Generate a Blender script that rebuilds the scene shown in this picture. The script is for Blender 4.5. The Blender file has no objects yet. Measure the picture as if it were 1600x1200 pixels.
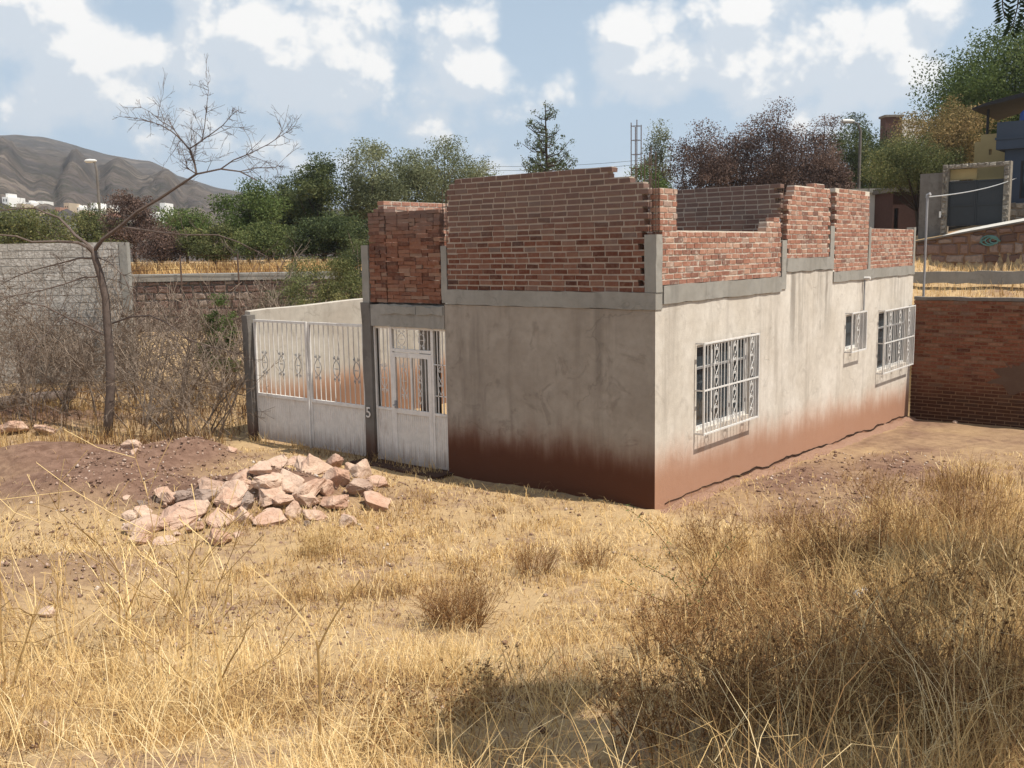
import bpy, bmesh, math, random
import numpy as np
from mathutils import Vector, Matrix, noise as mnoise
R = math.radians
rng = np.random.default_rng(7)
random.seed(7)
sc = bpy.context.scene
COL = sc.collection

# ------------------------------------------------------------------ camera maths
# world frame: x along the house front (towards the near corner), y along its long side, z up; origin at the near corner
F_PX = 1500.0
PITCH, ROLL, YAW = R(7.83), R(-1.0), R(-38.6)
cy_, sy_ = math.cos(YAW), math.sin(YAW)
def plan(v):                       # camera-plan (right, forward, up) -> world
    return np.array([v[0]*cy_ + v[1]*sy_, -v[0]*sy_ + v[1]*cy_, v[2]])
CAM = np.array([5.967, -10.318, 3.259])
fw = plan((0, math.cos(PITCH), -math.sin(PITCH)))
u0 = plan((0, math.sin(PITCH), math.cos(PITCH)))
x0 = plan((1, 0, 0))
cX = math.cos(ROLL)*x0 + math.sin(ROLL)*u0
cU = -math.sin(ROLL)*x0 + math.cos(ROLL)*u0
RP = np.array([cy_, -sy_]); FP = np.array([sy_, cy_])     # plan right / forward in world
def ray(px, py):
    return fw + cX*(px-800)/F_PX - cU*(py-600)/F_PX
def atz(px, py, z):
    d = ray(px, py); return CAM + d*((z-CAM[2])/d[2])
def atx(px, py, x):
    d = ray(px, py); return CAM + d*((x-CAM[0])/d[0])
def aty(px, py, y):
    d = ray(px, py); return CAM + d*((y-CAM[1])/d[1])
def atb(px, py, b):                # at plan depth b in front of the camera
    d = ray(px, py); return CAM + d*(b/(d[0]*FP[0]+d[1]*FP[1]))
def ab(x, y):
    return (x-CAM[0])*RP[0]+(y-CAM[1])*RP[1], (x-CAM[0])*FP[0]+(y-CAM[1])*FP[1]
def pl(a, b):
    return CAM[0]+a*RP[0]+b*FP[0], CAM[1]+a*RP[1]+b*FP[1]

# ------------------------------------------------------------------ numpy noise
_perm = np.random.default_rng(3).random((257, 257))
def vnoise(x, y):
    x = np.asarray(x, float); y = np.asarray(y, float)
    xi = np.floor(x).astype(int); yi = np.floor(y).astype(int)
    fx = x-xi; fy = y-yi
    fx = fx*fx*(3-2*fx); fy = fy*fy*(3-2*fy)
    xi %= 256; yi %= 256
    a = _perm[xi, yi]; b = _perm[xi+1, yi]; c = _perm[xi, yi+1]; d = _perm[xi+1, yi+1]
    return (a*(1-fx)+b*fx)*(1-fy)+(c*(1-fx)+d*fx)*fy
def fbm(x, y, o=4):
    s = 0; a = .5
    for i in range(o):
        s = s + a*vnoise(x*2**i+17.3*i, y*2**i+5.1*i); a *= .5
    return s/(1-.5**o)
def sstep(x, a, b):
    t = np.clip((x-a)/(b-a), 0, 1); return t*t*(3-2*t)

# ------------------------------------------------------------------ terrain
MOUNDS = []      # (x, y, radius along a, radius along b, height)
def mound(px, py, ra, rb, h):
    p = atz(px, py, 0.1); MOUNDS.append((p[0], p[1], ra, rb, h))
mound(300, 712, .75, .55, .34); mound(70, 725, 1.5, 1.0, .42); mound(150, 765, 1.3, .7, .38)
mound(215, 735, .7, .6, .25); mound(15, 655, 2.2, .9, .35); mound(60, 900, .9, .7, .20)
mound(420, 775, 1.25, .66, .44)
def mb_sum(a, b):
    s_ = 0
    for mx, my, ra, rb, h in MOUNDS:
        ma, mb_ = ab(mx, my); s_ = s_+np.clip(h*3.5, 0, 1)*np.exp(-((a-ma)/(ra*1.2))**2-((b-mb_)/(rb*1.2))**2)
    return s_
def G(x, y):
    x = np.asarray(x, float); y = np.asarray(y, float)
    a, b = ab(x, y)
    be = b - .30*np.clip(a, 0, 7) + .5*(fbm(x*.5, y*.5, 3)-.5)
    z = np.interp(be, [-30, 0, 1.6, 2.8, 4, 5, 6, 7, 8, 9.2, 10.5], [2.4, 1.66, 1.54, 1.34, 1.06, .79, .52, .29, .12, .03, 0])
    z = z - .036*np.clip(y, 0, 10.6)*sstep(x, -3, -1)
    for mx, my, ra, rb, h in MOUNDS:
        da, db = ab(x, y); ma, mb_ = ab(mx, my)
        z = z + h*np.exp(-((da-ma)/ra)**2-((db-mb_)/rb)**2)
    zl = np.interp(b, [24, 32.2, 33.2, 33.4, 38, 44, 60, 400], [0, .5, .8, 2.56, 2.60, 2.85, 3.0, 3.2])
    ys = y-.0
    zr = np.interp(ys, [10.86, 11.4, 12.8, 14.9, 15.2, 18.9, 19.02, 19.1, 60, 400], [0, 1.9, 2.2, 2.51, 2.62, 2.88, 2.9, 2.9, 2.9, 2.9])
    zr = zr + sstep(y, 19.02, 19.12)*(.38+.17*np.clip(x+2.2, -3, 7)+.086*np.clip(y-19, 0, 9))
    w = sstep(x, -9, -5)
    back = zl*(1-w)+zr*w
    z = z+back
    if len(MOUNDS): z = z + np.clip(mb_sum(a, b), 0, 1)*(.16*(fbm(x*3.1, y*3.1, 4)-.5)+.06*(fbm(x*11, y*11, 2)-.5))
    far = sstep(b, 60, 140)
    z = z*(1-far)+2.6*far
    near = 1-sstep(b, 24, 40)
    z = z + near*(.10*(fbm(x*1.1, y*1.1, 4)-.5)+.035*(fbm(x*5, y*5, 3)-.5))
    return z
def g(x, y):
    return float(G(x, y))
_T = np.geomspace(1.2, 400, 2500)
def gpix(px, py):
    d = ray(px, py); P = CAM[None]+d[None]*_T[:, None]
    k = int(np.argmax(P[:, 2] <= G(P[:, 0], P[:, 1])))
    return P[k]

# ------------------------------------------------------------------ objects
def setp(o, label=None, cat=None, group=None, kind=None):
    if label: o['label'] = label
    if cat: o['category'] = cat
    if group: o['group'] = group
    if kind: o['kind'] = kind
    return o
def thing(name, label, cat, loc=(0, 0, 0), group=None):
    o = bpy.data.objects.new(name, None); COL.objects.link(o)
    o.empty_display_size = .3; o.location = loc
    return setp(o, label, cat, group)
class MB:
    def __init__(s): s.v = []; s.f = []; s.m = []; s.r = []
    def add(s, vs, fs, m=0, r=0.5):
        n = len(s.v); s.v += [tuple(map(float, q)) for q in vs]
        for q in fs:
            s.f.append(tuple(n+i for i in q)); s.m.append(m); s.r.append(r)
    def quad(s, a, b, c, d, m=0, r=.5): s.add([a, b, c, d], [(0, 1, 2, 3)], m, r)
    def box(s, lo, hi, m=0, r=.5, jit=0, rot=0):
        (x0_, y0_, z0_), (x1_, y1_, z1_) = lo, hi
        vs = [(x, y, z) for x in (x0_, x1_) for y in (y0_, y1_) for z in (z0_, z1_)]
        if rot or jit:
            c = np.mean(vs, axis=0); cr, sr = math.cos(rot), math.sin(rot); o = []
            for q in vs:
                d = np.array(q)-c
                o.append((c[0]+d[0]*cr-d[1]*sr+random.uniform(-jit, jit), c[1]+d[0]*sr+d[1]*cr+random.uniform(-jit, jit), c[2]+d[2]+random.uniform(-jit, jit)))
            vs = o
        s.add(vs, [(0, 1, 3, 2), (4, 6, 7, 5), (0, 4, 5, 1), (2, 3, 7, 6), (0, 2, 6, 4), (1, 5, 7, 3)], m, r)
    def tube(s, pts, rad, n=5, m=0, r=.5, cap=True):
        pts = [np.array(p, float) for p in pts]
        if not hasattr(rad, '__len__'): rad = [rad]*len(pts)
        vs = []; up = None
        for i, p in enumerate(pts):
            t = pts[min(i+1, len(pts)-1)]-pts[max(i-1, 0)]
            L = np.linalg.norm(t); t = t/L if L > 1e-9 else np.array([0, 0, 1.])
            if up is None:
                up = np.array([0, 0, 1.]) if abs(t[2]) < .9 else np.array([1., 0, 0])
            e1 = np.cross(up, t); L = np.linalg.norm(e1)
            if L < 1e-6: e1 = np.cross(np.array([.3, .9, .1]), t); L = np.linalg.norm(e1)
            e1 /= L; e2 = np.cross(t, e1); up = e2
            for k in range(n):
                a_ = 2*math.pi*k/n+.3
                vs.append(p+rad[i]*(math.cos(a_)*e1+math.sin(a_)*e2))
        fs = []
        for i in range(len(pts)-1):
            for k in range(n):
                fs.append((i*n+k, i*n+(k+1) % n, (i+1)*n+(k+1) % n, (i+1)*n+k))
        if cap:
            fs.append(tuple(reversed(range(n)))); fs.append(tuple(range((len(pts)-1)*n, len(pts)*n)))
        s.add(vs, fs, m, r)
    def mesh(s, name, mats):
        me = bpy.data.meshes.new(name)
        me.from_pydata(s.v, [], s.f)
        for m in (mats if isinstance(mats, (list, tuple)) else [mats]): me.materials.append(m)
        me.polygons.foreach_set('material_index', s.m)
        at = me.attributes.new('rnd', 'FLOAT', 'FACE'); at.data.foreach_set('value', s.r)
        me.update(); return me
    def obj(s, name, mats, parent=None, smooth=False):
        me = s.mesh(name, mats)
        if smooth: me.polygons.foreach_set('use_smooth', [True]*len(me.polygons))
        return link(name, me, parent)
def link(name, me, parent=None):
    o = bpy.data.objects.new(name, me); COL.objects.link(o)
    if parent is not None:
        o.parent = parent
        par = parent; off = Vector((0, 0, 0))
        while par is not None: off += par.location; par = par.parent
        o.location = -off          # geometry is written in world coordinates
    return o
def np_mesh(name, V, Fq, mats, rnd=None, parent=None, smooth=False, k=4, midx=None):
    me = bpy.data.meshes.new(name)
    V = np.ascontiguousarray(V, np.float32); Fq = np.ascontiguousarray(Fq, np.int32)
    me.vertices.add(len(V)); me.vertices.foreach_set('co', V.ravel())
    nf = len(Fq)
    me.loops.add(nf*k); me.loops.foreach_set('vertex_index', Fq.ravel())
    me.polygons.add(nf)
    me.polygons.foreach_set('loop_start', np.arange(nf, dtype=np.int32)*k)
    for m in (mats if isinstance(mats, (list, tuple)) else [mats]): me.materials.append(m)
    if midx is not None: me.polygons.foreach_set('material_index', np.asarray(midx, np.int32))
    if rnd is not None:
        at = me.attributes.new('rnd', 'FLOAT', 'FACE'); at.data.foreach_set('value', np.ascontiguousarray(rnd, np.float32))
    if smooth: me.polygons.foreach_set('use_smooth', np.ones(nf, bool))
    me.update(calc_edges=True); me.validate()
    return link(name, me, parent)

# ------------------------------------------------------------------ materials
class NT:
    def __init__(s, name, rough=.9, spec=.15):
        s.m = bpy.data.materials.new(name); s.m.use_nodes = True
        s.n = s.m.node_tree.nodes; s.l = s.m.node_tree.links
        s.b = s.n['Principled BSDF']; s.b.inputs['Roughness'].default_value = rough
        s.b.inputs['Specular IOR Level'].default_value = spec
        s._pos = None
    def pos(s):
        if s._pos is None: s._pos = s.n.new('ShaderNodeNewGeometry').outputs['Position']
        return s._pos
    def scaled(s, sx, sy, sz):
        q = s.n.new('ShaderNodeVectorMath'); q.operation = 'MULTIPLY'; s.l.new(s.pos(), q.inputs[0]); q.inputs[1].default_value = (sx, sy, sz); return q.outputs[0]
    def noise(s, scale, detail=4, rough=.55, vec=None, dist=0):
        q = s.n.new('ShaderNodeTexNoise'); q.inputs['Scale'].default_value = scale; q.inputs['Detail'].default_value = detail
        q.inputs['Roughness'].default_value = rough; q.inputs['Distortion'].default_value = dist
        s.l.new(vec if vec is not None else s.pos(), q.inputs['Vector']); return q.outputs['Fac']
    def voro(s, scale, feature='F1', vec=None, out='Distance'):
        q = s.n.new('ShaderNodeTexVoronoi'); q.feature = feature; q.inputs['Scale'].default_value = scale
        s.l.new(vec if vec is not None else s.pos(), q.inputs['Vector']); return q.outputs[out]
    def attr(s, nm='rnd'):
        q = s.n.new('ShaderNodeAttribute'); q.attribute_name = nm; return q.outputs['Fac']
    def ramp(s, fac, stops):
        q = s.n.new('ShaderNodeValToRGB'); e = q.color_ramp.elements
        while len(e) < len(stops): e.new(.5)
        for i, (p, c) in enumerate(stops):
            e[i].position = p; e[i].color = (c[0], c[1], c[2], 1) if hasattr(c, '__len__') else (c, c, c, 1)
        s.l.new(fac, q.inputs[0]); return q.outputs['Color']
    def mix(s, fac, a, b, mode='MIX'):
        q = s.n.new('ShaderNodeMix'); q.data_type = 'RGBA'; q.blend_type = mode
        for i, val in ((0, fac), (6, a), (7, b)):
            if hasattr(val, 'is_output') or isinstance(val, bpy.types.NodeSocket): s.l.new(val, q.inputs[i])
            elif i == 0: q.inputs[0].default_value = val
            else: q.inputs[i].default_value = (*val, 1)
        return q.outputs[2]
    def math(s, op, a, b=0.0):
        q = s.n.new('ShaderNodeMath'); q.operation = op
        for i, val in ((0, a), (1, b)):
            if isinstance(val, bpy.types.NodeSocket): s.l.new(val, q.inputs[i])
            else: q.inputs[i].default_value = val
        return q.outputs[0]
    def sep(s, ax):
        q = s.n.new('ShaderNodeSeparateXYZ'); s.l.new(s.pos(), q.inputs[0]); return q.outputs[ax]
    def mapr(s, v, a, b, c=0.0, d=1.0):
        q = s.n.new('ShaderNodeMapRange'); q.interpolation_type = 'SMOOTHSTEP'; s.l.new(v, q.inputs[0])
        for i, val in enumerate((a, b, c, d)): q.inputs[i+1].default_value = val
        return q.outputs[0]
    def color(s, c):
        if isinstance(c, bpy.types.NodeSocket): s.l.new(c, s.b.inputs['Base Color'])
        else: s.b.inputs['Base Color'].default_value = (*c, 1)
        return s
    def bump(s, h, strength=.5, dist=.01):
        q = s.n.new('ShaderNodeBump'); q.inputs['Strength'].default_value = strength; q.inputs['Distance'].default_value = dist
        s.l.new(h, q.inputs['Height']); s.l.new(q.outputs[0], s.b.inputs['Normal']); return s

def plaster(name, light, mid, dark, stain_h, stain_c, streak=.5, stain_soft=.45, runs=(), amt2=.8, wob=1.0):
    t = NT(name, .95, .08)
    n1 = t.noise(1.1, 7, .62); n2 = t.noise(7, 5, .6); n3 = t.noise(60, 3, .6)
    c = t.mix(t.mapr(n1, .34, .66), mid, light)
    st = t.noise(1.0, 5, .6, t.scaled(3.2, 3.2, .28))
    c = t.mix(t.math('MULTIPLY', t.mapr(st, .50, .74), streak), c, dark)
    n5 = t.noise(2.3, 8, .7, dist=1.2)
    c = t.mix(t.math('MULTIPLY', t.mapr(n5, .54, .66), .45), c, dark)
    c = t.mix(t.mapr(n2, .3, .75, 0, .30), c, dark)
    c = t.mix(t.mapr(n3, .5, .8, 0, .25), c, light)
    # thin cracks
    wv = t.n.new('ShaderNodeVectorMath'); wv.operation = 'ADD'
    nn = t.n.new('ShaderNodeTexNoise'); nn.inputs['Scale'].default_value = 2.5; nn.inputs['Detail'].default_value = 5
    t.l.new(t.pos(), nn.inputs['Vector']); t.l.new(t.pos(), wv.inputs[0]); t.l.new(nn.outputs['Color'], wv.inputs[1])
    cr = t.voro(.55, 'DISTANCE_TO_EDGE', wv.outputs[0])
    crk = t.math('MULTIPLY', t.mapr(cr, .0, .012, 1, 0), t.mapr(t.noise(.9, 2), .5, .6))
    c = t.mix(t.math('MULTIPLY', crk, .22), c, tuple(v*.3 for v in dark))
    # soil splashed up from the ground
    if stain_h > 0:
        zz = t.math('ADD', t.sep(2), t.math('MULTIPLY', t.math('SUBTRACT', t.noise(1.3, 6, .65, t.scaled(1.5, 1.5, .5)), .5), -.62*wob))
        zz = t.math('ADD', zz, t.math('MULTIPLY', t.math('SUBTRACT', t.noise(1.0, 4, .6, t.scaled(9, 9, .7)), .5), -.22*wob))
        if runs: zz = t.math('ADD', zz, t.math('MULTIPLY', t.sep(1), .036))
        f1 = t.mapr(zz, stain_h, stain_h-stain_soft); f2 = t.mapr(zz, stain_h-.22, stain_h-.66)
        c = t.mix(t.math('MULTIPLY', f1, .90), c, stain_c)
        c = t.mix(t.math('MULTIPLY', f2, amt2), c, tuple(v*.55 for v in stain_c))
    for (yc, wd, zt, zb, am) in runs:
        dy = t.math('ABSOLUTE', t.math('SUBTRACT', t.math('ADD', t.sep(1), t.math('MULTIPLY', t.math('SUBTRACT', t.noise(2.5, 3, .5, t.scaled(1, 1, .4)), .5), .5)), yc))
        fr = t.math('MULTIPLY', t.mapr(dy, wd, wd*.2), t.mapr(t.sep(2), zb, zt)); fr = t.math('MULTIPLY', fr, t.mapr(t.noise(1.0, 5, .6, t.scaled(4, 5.5, .35)), .38, .60))
        c = t.mix(t.math('MULTIPLY', fr, am), c, tuple(v*.62 for v in dark))
    t.color(c)
    h = t.math('ADD', t.math('MULTIPLY', n2, .6), t.math('MULTIPLY', n3, .35))
    h = t.math('SUBTRACT', h, t.math('MULTIPLY', crk, .2))
    t.bump(h, .7, .012); return t.m
M = {}
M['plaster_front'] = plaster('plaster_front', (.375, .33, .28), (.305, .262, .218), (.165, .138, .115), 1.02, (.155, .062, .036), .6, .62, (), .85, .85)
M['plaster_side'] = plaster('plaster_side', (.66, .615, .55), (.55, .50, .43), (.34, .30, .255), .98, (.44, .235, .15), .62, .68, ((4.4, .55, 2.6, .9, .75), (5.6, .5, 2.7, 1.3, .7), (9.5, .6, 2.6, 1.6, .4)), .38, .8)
M['plaster_patio'] = plaster('plaster_patio', (.50, .46, .40), (.44, .39, .33), (.25, .22, .18), 1.2, (.38, .215, .14), .6)
M['concrete'] = plaster('concrete', (.33, .315, .285), (.28, .265, .235), (.17, .16, .145), 0, (0, 0, 0), .5)
M['concrete_dark'] = plaster('concrete_dark', (.19, .175, .16), (.15, .135, .12), (.08, .07, .06), .6, (.11, .06, .042), .5)
M['pale_concrete'] = plaster('pale_concrete', (.55, .53, .49), (.48, .46, .42), (.3, .28, .25), 0, (0, 0, 0), .4)

def brickmat(name, tones, soot=.35, zdark=None, soil=None, smear=0):
    t = NT(name, .95, .08)
    c = t.ramp(t.attr(), tones)
    n = t.noise(16, 5, .65); n2 = t.noise(70, 3)
    c = t.mix(t.mapr(n, .4, .75, 0, .32), c, (.34, .24, .18))
    c = t.mix(t.mapr(t.noise(2.2, 4, .6), .5, .75, 0, soot), c, (.09, .075, .07))
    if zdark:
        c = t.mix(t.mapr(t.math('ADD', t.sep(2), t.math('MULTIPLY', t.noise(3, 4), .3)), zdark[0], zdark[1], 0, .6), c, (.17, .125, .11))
    if smear: c = t.mix(t.mapr(t.noise(7, 7, .72), .52, .66, 0, smear), c, (.60, .53, .45))
    if soil: c = t.mix(t.mapr(t.math('ADD', t.sep(2), t.math('MULTIPLY', t.noise(2, 5), .7)), soil[0], soil[1], 0, .85), c, (.045, .024, .016))
    t.color(c); t.bump(t.math('ADD', n, t.math('MULTIPLY', n2, .5)), .8, .010); return t.m
BT = [(0, (.16, .075, .055)), (.12, (.25, .095, .06)), (.4, (.33, .135, .085)), (.7, (.40, .185, .12)), (.9, (.46, .27, .19)), (1, (.33, .25, .21))]
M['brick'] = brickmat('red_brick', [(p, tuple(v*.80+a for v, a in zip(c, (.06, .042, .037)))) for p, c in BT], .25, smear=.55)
M['brick_shade'] = brickmat('shaded_brick', [(p, tuple(v*f for v, f in zip(c, (.46, .43, .44)))) for p, c in BT], .40, (3.45, 4.0))  # darker copy of the house brick, shade of unlit walls put into its tones
M['brick_wall'] = brickmat('boundary_brick', [(p, tuple(v*f for v, f in zip(c, (.52, .42, .36)))) for p, c in BT], .3, None, (1.15, .35))  # deep shade put into the darker tones overall; soil stain at the foot
def mortarmat(name, c0, c1):
    t = NT(name, .97, .05); n = t.noise(25, 5, .7)
    t.color(t.mix(n, c0, c1)); t.bump(n, 1, .012); return t.m
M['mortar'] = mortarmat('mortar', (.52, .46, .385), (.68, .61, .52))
M['mortar_shade'] = mortarmat('mortar_shade', (.36, .295, .245), (.47, .395, .33))  # mortar darkened the same way for the shaded walls
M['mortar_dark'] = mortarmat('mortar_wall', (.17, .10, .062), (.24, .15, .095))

def paintmat(name, c, rust=(.23, .12, .07), amount=.5, rough=.5):
    t = NT(name, rough, .35); n = t.noise(9, 6, .7); n2 = t.noise(1.5, 6, .65, t.scaled(7, 7, 1.0))
    cc = t.mix(t.mapr(n, .3, .7), c, tuple(v*.84 for v in c))
    cc = t.mix(t.math('MULTIPLY', t.mapr(n2, .55, .75), amount), cc, rust)
    low = t.mapr(t.math('ADD', t.sep(2), t.math('MULTIPLY', t.math('SUBTRACT', t.noise(1, 4, .6, t.scaled(22, 22, 1.2)), .5), .5)), .42, -.02)
    cc = t.mix(t.math('MULTIPLY', low, .62), cc, tuple(v*.75 for v in rust))
    t.color(cc); t.bump(n, .2, .003); return t.m
M['white_metal'] = paintmat('white_painted_metal', (.72, .685, .64), amount=.5)
M['white_bars'] = paintmat('white_painted_bars', (.74, .71, .67), amount=.4)
M['window_white'] = paintmat('white_window_iron', (.70, .685, .66), amount=.3)
M['grey_metal'] = paintmat('grey_metal', (.30, .30, .31), amount=.25)
M['black_metal'] = paintmat('black_gate_metal', (.026, .030, .034), rust=(.05, .04, .035), amount=.3)
M['rust'] = paintmat('rusty_steel', (.10, .065, .05), amount=.5, rough=.8)
def flat(name, c, rough=.8, spec=.2, nz=.25, scale=6):
    t = NT(name, rough, spec); n = t.noise(scale, 5, .6)
    t.color(t.mix(n, tuple(v*(1-nz) for v in c), tuple(min(1, v*(1+nz)) for v in c))); t.bump(n, .3, .01); return t.m
M['dark_inside'] = flat('dark_room', (.03, .028, .026))  # near-black, the unlit inner room's darkness put into the colour
def glassmat():
    t = NT('window_glass', .08, .5); t.color(t.mix(t.noise(3, 3), (.015, .018, .022), (.06, .075, .085))); return t.m
M['glass'] = glassmat()
M['curtain'] = flat('grey_curtain', (.22, .23, .24))

# rocks
t = NT('pink_rock', .92, .12)
n1 = t.noise(2.2, 7, .65); n2 = t.noise(14, 6, .7); n3 = t.voro(5)
c = t.mix(t.mapr(n1, .35, .65), t.ramp(t.attr(), [(0, (.52, .36, .28)), (.5, (.45, .27, .19)), (1, (.36, .24, .18))]), (.58, .43, .33))
c = t.mix(t.mapr(n2, .5, .72, 0, .6), c, (.30, .18, .13)); c = t.mix(t.mapr(t.noise(1.3, 4), .55, .72, 0, .6), c, (.50, .27, .19))
c = t.mix(t.math('MULTIPLY', t.mapr(t.attr(), .84, 1), .7), c, (.20, .165, .15))
t.color(c); t.bump(t.math('ADD', n2, n1), .9, .04); M['rock'] = t.m

# soil + dry litter
t = NT('dry_soil', .97, .05)
n1 = t.noise(.55, 7, .62); n2 = t.noise(6, 7, .68); n3 = t.noise(45, 4, .7); n4 = t.noise(1.9, 5, .6)
soil = t.mix(t.mapr(n4, .35, .65), (.23, .145, .10), (.30, .205, .15))
soil = t.mix(t.mapr(n3, .45, .75, 0, .55), soil, (.15, .09, .065))
straw = t.mix(n2, (.36, .24, .125), (.55, .40, .215))
cov = t.math('ADD', t.math('MULTIPLY', n1, .55), t.math('MULTIPLY', n2, .45))
c = t.mix(t.mapr(cov, .36, .52, .15, .85), soil, straw)
att = t.attr('bare')
red = t.mix(t.mapr(n2, .3, .7), (.135, .078, .055), (.235, .145, .105))
c = t.mix(att, c, red)
geo = t.n.new('ShaderNodeNewGeometry')
t.color(c); t.bump(t.math('ADD', t.math('MULTIPLY', n3, .5), n2), 1.0, .035); M['ground'] = t.m

def grassmat(name, stops, trans=.25):
    t = NT(name, .75, .15); c = t.ramp(t.attr(), stops); t.color(c)
    tr = t.n.new('ShaderNodeBsdfTranslucent'); t.l.new(c, tr.inputs['Color'])
    mx = t.n.new('ShaderNodeMixShader'); mx.inputs[0].default_value = trans
    t.l.new(t.b.outputs[0], mx.inputs[1]); t.l.new(tr.outputs[0], mx.inputs[2])
    t.l.new(mx.outputs[0], t.n['Material Output'].inputs['Surface']); return t.m
M['grass'] = grassmat('dry_grass', [(0, (.13, .07, .034)), (.15, (.31, .18, .078)), (.4, (.54, .365, .165)), (.7, (.74, .53, .245)), (1, (.87, .70, .41))], .35)
M['weed'] = grassmat('dry_weed', [(0, (.10, .05, .025)), (.5, (.28, .15, .065)), (1, (.50, .31, .13))], .15)
M['stalk'] = grassmat('straw_stalk', [(0, (.36, .22, .085)), (1, (.80, .60, .30))], .1)
def leafmat(name, a, b, c=None, trans=.3):
    return grassmat(name, [(0, a), (.55, b), (1, c or b)], trans)
M['leaf_green'] = leafmat('green_leaves', (0.047, 0.064, 0.021), (0.109, 0.137, 0.044), (0.203, 0.216, 0.083))
M['leaf_dark'] = leafmat('dark_green_leaves', (0.032, 0.045, 0.019), (0.074, 0.097, 0.038), (0.141, 0.157, 0.065))
M['leaf_bright'] = leafmat('bright_green_leaves', (0.052, 0.079, 0.020), (0.098, 0.137, 0.040), (0.161, 0.189, 0.070))
M['leaf_olive'] = leafmat('olive_leaves', (0.068, 0.078, 0.030), (0.135, 0.149, 0.054), (0.257, 0.230, 0.095))
M['leaf_rust'] = leafmat('rusty_leaves', (0.108, 0.081, 0.038), (0.216, 0.169, 0.068), (0.351, 0.243, 0.108))
M['leaf_brown'] = leafmat('brown_dry_leaves', (0.058, 0.036, 0.030), (0.123, 0.079, 0.063), (0.198, 0.129, 0.099), .15)
M['leaf_grey'] = leafmat('grey_green_leaves', (0.081, 0.091, 0.048), (0.155, 0.173, 0.089), (0.260, 0.266, 0.152))
M['leaf_near_shade'] = leafmat('shaded_pepper_leaflets', (.012, .022, .010), (.022, .036, .016), None, .08)  # shade of the silhouetted near twig put into a very dark green
M['bark'] = flat('grey_bark', (.13, .10, .085), .95, .08, .4, 20)
M['bark_dark'] = flat('dark_bark', (.06, .045, .035), .95, .08, .4, 20)
M['twig'] = flat('grey_twigs', (.23, .18, .14), .95, .08, .35, 10)
M['twig_dark'] = flat('brown_twigs', (.20, .155, .12), .95, .08, .35, 10)
M['asphalt'] = flat('worn_asphalt', (.16, .155, .15), .95, .1, .2, 4)
M['white_wall'] = flat('whitewash', (.66, .65, .62), .9, .1, .08, 3)
M['blue_wall'] = flat('blue_paint', (.05, .064, .09), .8, .2, .15, 3)
M['yellow_wall'] = flat('ochre_plaster', (.33, .26, .13), .9, .1, .2, 3)
M['roof_dark'] = flat('dark_roofing', (.035, .033, .035), .8, .2, .2, 3)
M['tank_blue'] = flat('blue_plastic', (.02, .06, .24), .5, .4, .15, 3)
M['dark_red'] = flat('dark_red_brick', (.075, .042, .036), .9, .1, .3, 8)
M['lamp_head'] = flat('lamp_head', (.6, .6, .58), .5, .3, .1, 5)
M['steel'] = flat('galvanised_steel', (.36, .36, .36), .5, .4, .15, 12)
M['plastic'] = flat('clear_white_plastic', (.62, .63, .65), .25, .5, .12, 12)

# ------------------------------------------------------------------ camera, sun, sky
cam = bpy.data.cameras.new('camera'); co = bpy.data.objects.new('camera', cam); COL.objects.link(co)
cam.sensor_width = 36; cam.lens = F_PX/1600*36; cam.clip_start = .05; cam.clip_end = 6000
mt = Matrix((tuple(cX)+(0,), tuple(cU)+(0,), tuple(-fw)+(0,), (0, 0, 0, 1))).transposed()
mt.translation = Vector(CAM); co.matrix_world = mt; sc.camera = co
SUN_EL, SUN_AZ = 62.5, 12.0        # azimuth measured from +x towards +y
sun_dir = np.array([math.cos(R(SUN_EL))*math.cos(R(SUN_AZ)), math.cos(R(SUN_EL))*math.sin(R(SUN_AZ)), math.sin(R(SUN_EL))])
sl = bpy.data.lights.new('sun', 'SUN'); sl.energy = 5.0; sl.angle = R(.5); sl.color = (1, .935, .83)
so = bpy.data.objects.new('sun', sl); COL.objects.link(so)
so.rotation_euler = Vector(-sun_dir).to_track_quat('-Z', 'Y').to_euler()
sc.view_settings.view_transform = 'Standard'; sc.view_settings.look = 'None'; sc.view_settings.exposure = .33

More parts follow.
